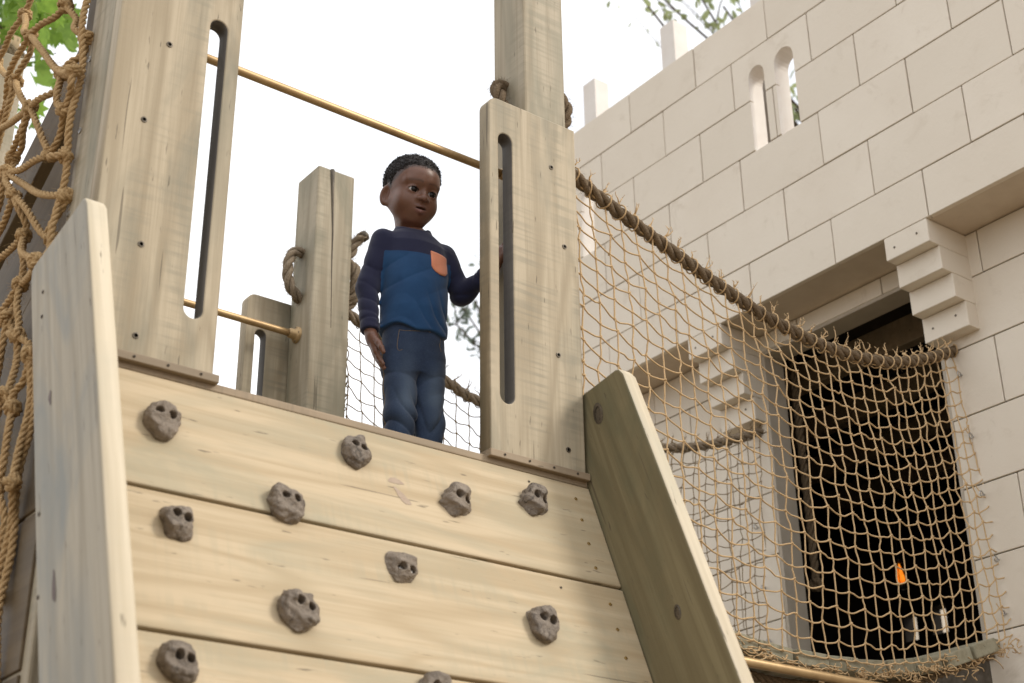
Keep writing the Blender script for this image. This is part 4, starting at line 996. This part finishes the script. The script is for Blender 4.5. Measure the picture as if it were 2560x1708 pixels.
# ------------------------------------------------------------------ things inside the doorway
def emis(name, c, st):
    s = NT(name); s.col((.4, .2, .05)); n = s.noise(s.coord((60, 60, 60)), 1.0, 3); s.b.inputs['Emission Strength'].default_value = st; s.l(s.mix(s.ramp(n, .35, .65), (c[0], c[1]*.55, c[2]*.3), c), s.b.inputs['Emission Color']); return s.m
M_GLOW = emis('amber_glow', (1.0, .30, .02), .8)
lamp = empty('lantern', (5.6, 4.33, 1.97), 'small glowing amber lantern inside the dark doorway', 'lantern')
m = MB(); zz = np.linspace(0, .10, 12); m.tube(np.stack([5.6+.004*np.sin(zz*90), 4.33+.004*np.cos(zz*70), 2.0+zz], 1), np.interp(zz, [0, .02, .05, .07, .10], [.010, .020, .014, .012, .004]), 10); m.build('flame_glass', M_GLOW, lamp)
m = MB(); m.tube(np.array([(5.6, 4.33, 1.975), (5.6, 4.33, 1.999)]), [.026, .022], 12); m.tube(np.array([(5.6, 4.33, 2.104), (5.6, 4.33, 2.125)]), [.020, .006], 12)
for k in range(4):
    an = k*math.pi/2+.4; m.tube(np.array([(5.6+.024*math.cos(an), 4.33+.024*math.sin(an), 1.99), (5.6+.020*math.cos(an), 4.33+.020*math.sin(an), 2.108)]), .002, 5)
m.tube(np.array([(5.6, 4.33, 2.12), (5.6, 4.33, 2.585)]), .003, 5); m.build('lantern_frame', M_SCREW, lamp)
m = MB(); m.rope(catmull([(4.22, 3.66, 2.58), (4.22, 3.66, 2.2), (4.225, 3.66, 1.9), (4.22, 3.655, 1.62)], 10), .017); hang = tag(m.build('hanging_rope', M_ROPE), 'short thick rope hanging just inside the doorway beside the left jamb', 'rope')
fat_knot(np.array([4.22, 3.655, 1.60]), .017, .013, M_ROPE, hang, np.random.default_rng(3))

# ------------------------------------------------------------------ trees and the far post
def leaf_mat(name, c1, c2):
    s = NT(name); n = s.noise(s.coord((3, 3, 3)), 1.0, 3); c = s.mix(s.ramp(n, .35, .65), c1, c2); s.col(c).rough(.55, .4)
    tr = s.n('ShaderNodeBsdfTranslucent'); s.l(c, tr.inputs[0]); mx = s.n('ShaderNodeMixShader'); mx.inputs[0].default_value = .6
    s.l(s.b.outputs[0], mx.inputs[1]); s.l(tr.outputs[0], mx.inputs[2]); s.l(mx.outputs[0], s.out.inputs[0]); return s.m
M_LEAF = leaf_mat('leaf_green', (.24, .38, .06), (.15, .26, .04)); M_LEAFP = leaf_mat('leaf_pale', (.36, .40, .20), (.25, .29, .14)); M_LEAFD = leaf_mat('leaf_dark', (.20, .24, .19), (.14, .18, .14))
def ray(px, py, dist):
    """a point at a given distance in the direction of a picture position (2350 px wide picture)"""
    d = fw+rv*(px-1175)/3406.39-uv*(py-784)/3406.39; return d/np.linalg.norm(d)*dist
def leaf_poly(kind):
    if kind == 'maple':
        r = [(0, 0), (.30, .05), (.52, .32), (.30, .34), (.42, .75), (.16, .62), (0, 1.05), (-.16, .62), (-.42, .75), (-.30, .34), (-.52, .32), (-.30, .05)]
        return np.array([(x, y, .08*abs(x)-.05*y*y) for x, y in r]), [tuple(range(12))]
    r = [(0, 0, 0), (.22, .3, .05), (.18, .65, .04), (0, 1, -.05), (-.18, .65, .04), (-.22, .3, .05)]; return np.array(r), [(0, 1, 2, 3), (0, 3, 4, 5)]
def tree(label, base, clumps, size, kind, mat, group, rg, spread=1.0, dens=1.0, limb=.085):
    root = empty('tree', base, label, 'tree', group); base = np.array(base, float)
    cs = np.array([c for c, r in clumps]); top = cs.mean(0)*.6+base*.4; top = np.array([base[0]*.6+cs[:, 0].mean()*.4, base[1]*.6+cs[:, 1].mean()*.4, base[2]+(cs[:, 2].min()-base[2])*.75])
    m = MB(); tp = catmull([base, base*.6+top*.4+np.array([.15, .1, 0]), top], 8); m.tube(tp, np.linspace(.24, .12, len(tp)), 10); trunk = m.build('trunk', M_BARK, root)
    lv = MB(); P, Fc = leaf_poly(kind)
    for c, r in clumps:
        b = MB(); c = np.array(c); q = catmull([top, top*.5+c*.5+rg.normal(0, .2, 3)+np.array([0, 0, .25]), c], 6); b.tube(q, np.linspace(limb, .010, len(q)), 6)
        tw = []
        for k in range(int(7*dens)):
            e = c+rg.normal(0, .55, 3)*r; s0_ = q[rg.integers(len(q)//2, len(q))]; t_ = catmull([s0_, (s0_+e)/2+rg.normal(0, .08, 3)*r, e], 5); b.tube(t_, np.linspace(.009, .003, len(t_)), 4); tw.append(t_)
        b.build('branch', M_BARK, root)
        for t_ in tw:
            for k in range(int(34*dens)):
                p = t_[rg.integers(1, len(t_))]+rg.normal(0, .16, 3)*r*spread; A = rg.normal(0, 1, (3, 3)); A[1, 2] -= .8; Q, _ = np.linalg.qr(A.T); lv.add(p+(P*size*rg.uniform(.7, 1.25)) @ Q.T, Fc)
    cr_ = lv.build('crown', mat, root, False); tag(cr_, kind='stuff'); return root
rg = np.random.default_rng(31)
GZ = -H
# tree peeking over the castle parapet, top right
R1 = lambda x, y, d, r: (ray(x, y, d), r)
tree('pale green tree rising behind the castle parapet at the top', (11.2, 7.2, GZ), [R1(1465, -15, 13.5, .34), R1(1520, -5, 13, .34), R1(1600, -20, 13, .36), R1(1660, 15, 13, .36), R1(1700, 40, 12.8, .36), R1(1620, 85, 12.5, .22), R1(1790, 200, 12.5, .5), R1(1755, 290, 12.5, .5), R1(1900, 60, 13, .7), R1(1850, -120, 13.5, .8)], .10, 'plain', M_LEAFP, 'trees behind the playground', rg, 1.2, .46, .02)
# tree low behind the boy
tree('dark blurred tree sprig showing low behind the boy, next to the slotted board', (12.2, 12.4, GZ), [R1(1062, 705, 15, .34), R1(1048, 745, 15, .26), R1(1090, 690, 15, .4), R1(1180, 720, 15.5, .8), R1(1200, 600, 15.5, .7)], .10, 'plain', M_LEAFD, 'trees behind the playground', rg, .8, .5, .02)
# bright maple at the top left, its larger leaves built one by one
maple = tree('bright green maple behind the cargo net at the top left', (.2, 9.5, GZ), [R1(-60, 20, 7.5, .5), R1(20, -60, 7.8, .5), R1(-140, 150, 8, .6)], .11, 'maple', M_LEAF, 'trees behind the playground', rg, 1.0, .7)
P, Fc = leaf_poly('maple'); lm = mesh('leaf', P, Fc, M_LEAF)
spots = [(75, 25), (95, 40), (60, 60), (110, 60), (130, 15), (150, 35), (85, 10), (120, 90), (130, 75), (70, 95), (95, 75), (150, 55), (165, 25), (45, 40), (30, 55), (125, 40), (80, 120), (105, 30), (140, 90), (55, 10), (90, 55), (15, 20), (160, 8), (115, 5), (100, 105), (135, 60), (75, 70), (48, 15), (65, 38), (85, 140), (20, 70), (145, 18)]
for x, y in spots:
    p = ray(x+rg.normal(0, 4), y+rg.normal(0, 4), 7.4+rg.normal(0, .25)); A = rg.normal(0, 1, (3, 3)); A[1, 2] -= 1.0; A[2] = -fw+rg.normal(0, .45, 3); A = A[[0, 1, 2]]
    z_ = A[2]/np.linalg.norm(A[2]); y_ = A[1]-z_*(A[1]@z_); y_ /= np.linalg.norm(y_); x_ = np.cross(y_, z_); s_ = rg.uniform(.075, .125)
    obj('leaf', lm, maple, frame(x_*s_, y_*s_, z_*s_, p))
# trees through the back slits and beyond
tree('leafy tree standing behind the castle, glimpsed through its windows', (9.0, 7.0, GZ), [((8.4, 6.5, 2.2), .8), ((8.6, 6.2, 2.9), .7), ((8.8, 6.9, 1.4), .7), ((8.3, 7.0, 3.6), .8), ((8.6, 7.6, 4.6), .8)], .11, 'plain', M_LEAF, 'trees behind the playground', rg, 1.2, 1.2)
# wooden post of another tower at the far left, with a rope lashed round it
fp = empty('far_post', (1.50, 5.90, -H), 'orange-tinted wooden post with rope lashed round its top, far left', 'post')
timber('post_shaft', (1.44, 5.86, -H), (1.60, 6.02, 4.33), 'Z', wood('far_pine', (.60, .44, .28), (.48, .33, .19), (.42, .33, .22), .5, .4, .2, .3), fp, .006)
m = MB(); a = np.linspace(0, 2*math.pi*2.2, 60); cx_, cy_ = 1.52, 5.94
sq = lambda t: (np.clip(1.35*np.cos(t), -1, 1), np.clip(1.35*np.sin(t), -1, 1))
m.rope(np.stack([cx_+.098*sq(a)[0], cy_+.098*sq(a)[1], 4.19+.035*a/12], 1), .018); m.build('lashing', M_ROPEG, fp)
fat_knot(np.array([1.54, 5.835, 4.20]), .03, .017, M_ROPEG, fp, np.random.default_rng(2))

# ------------------------------------------------------------------ lift everything to its height above the ground
for o in SC.objects:
    if o.parent is None and o.type in ('MESH', 'EMPTY'): o.location.z += H
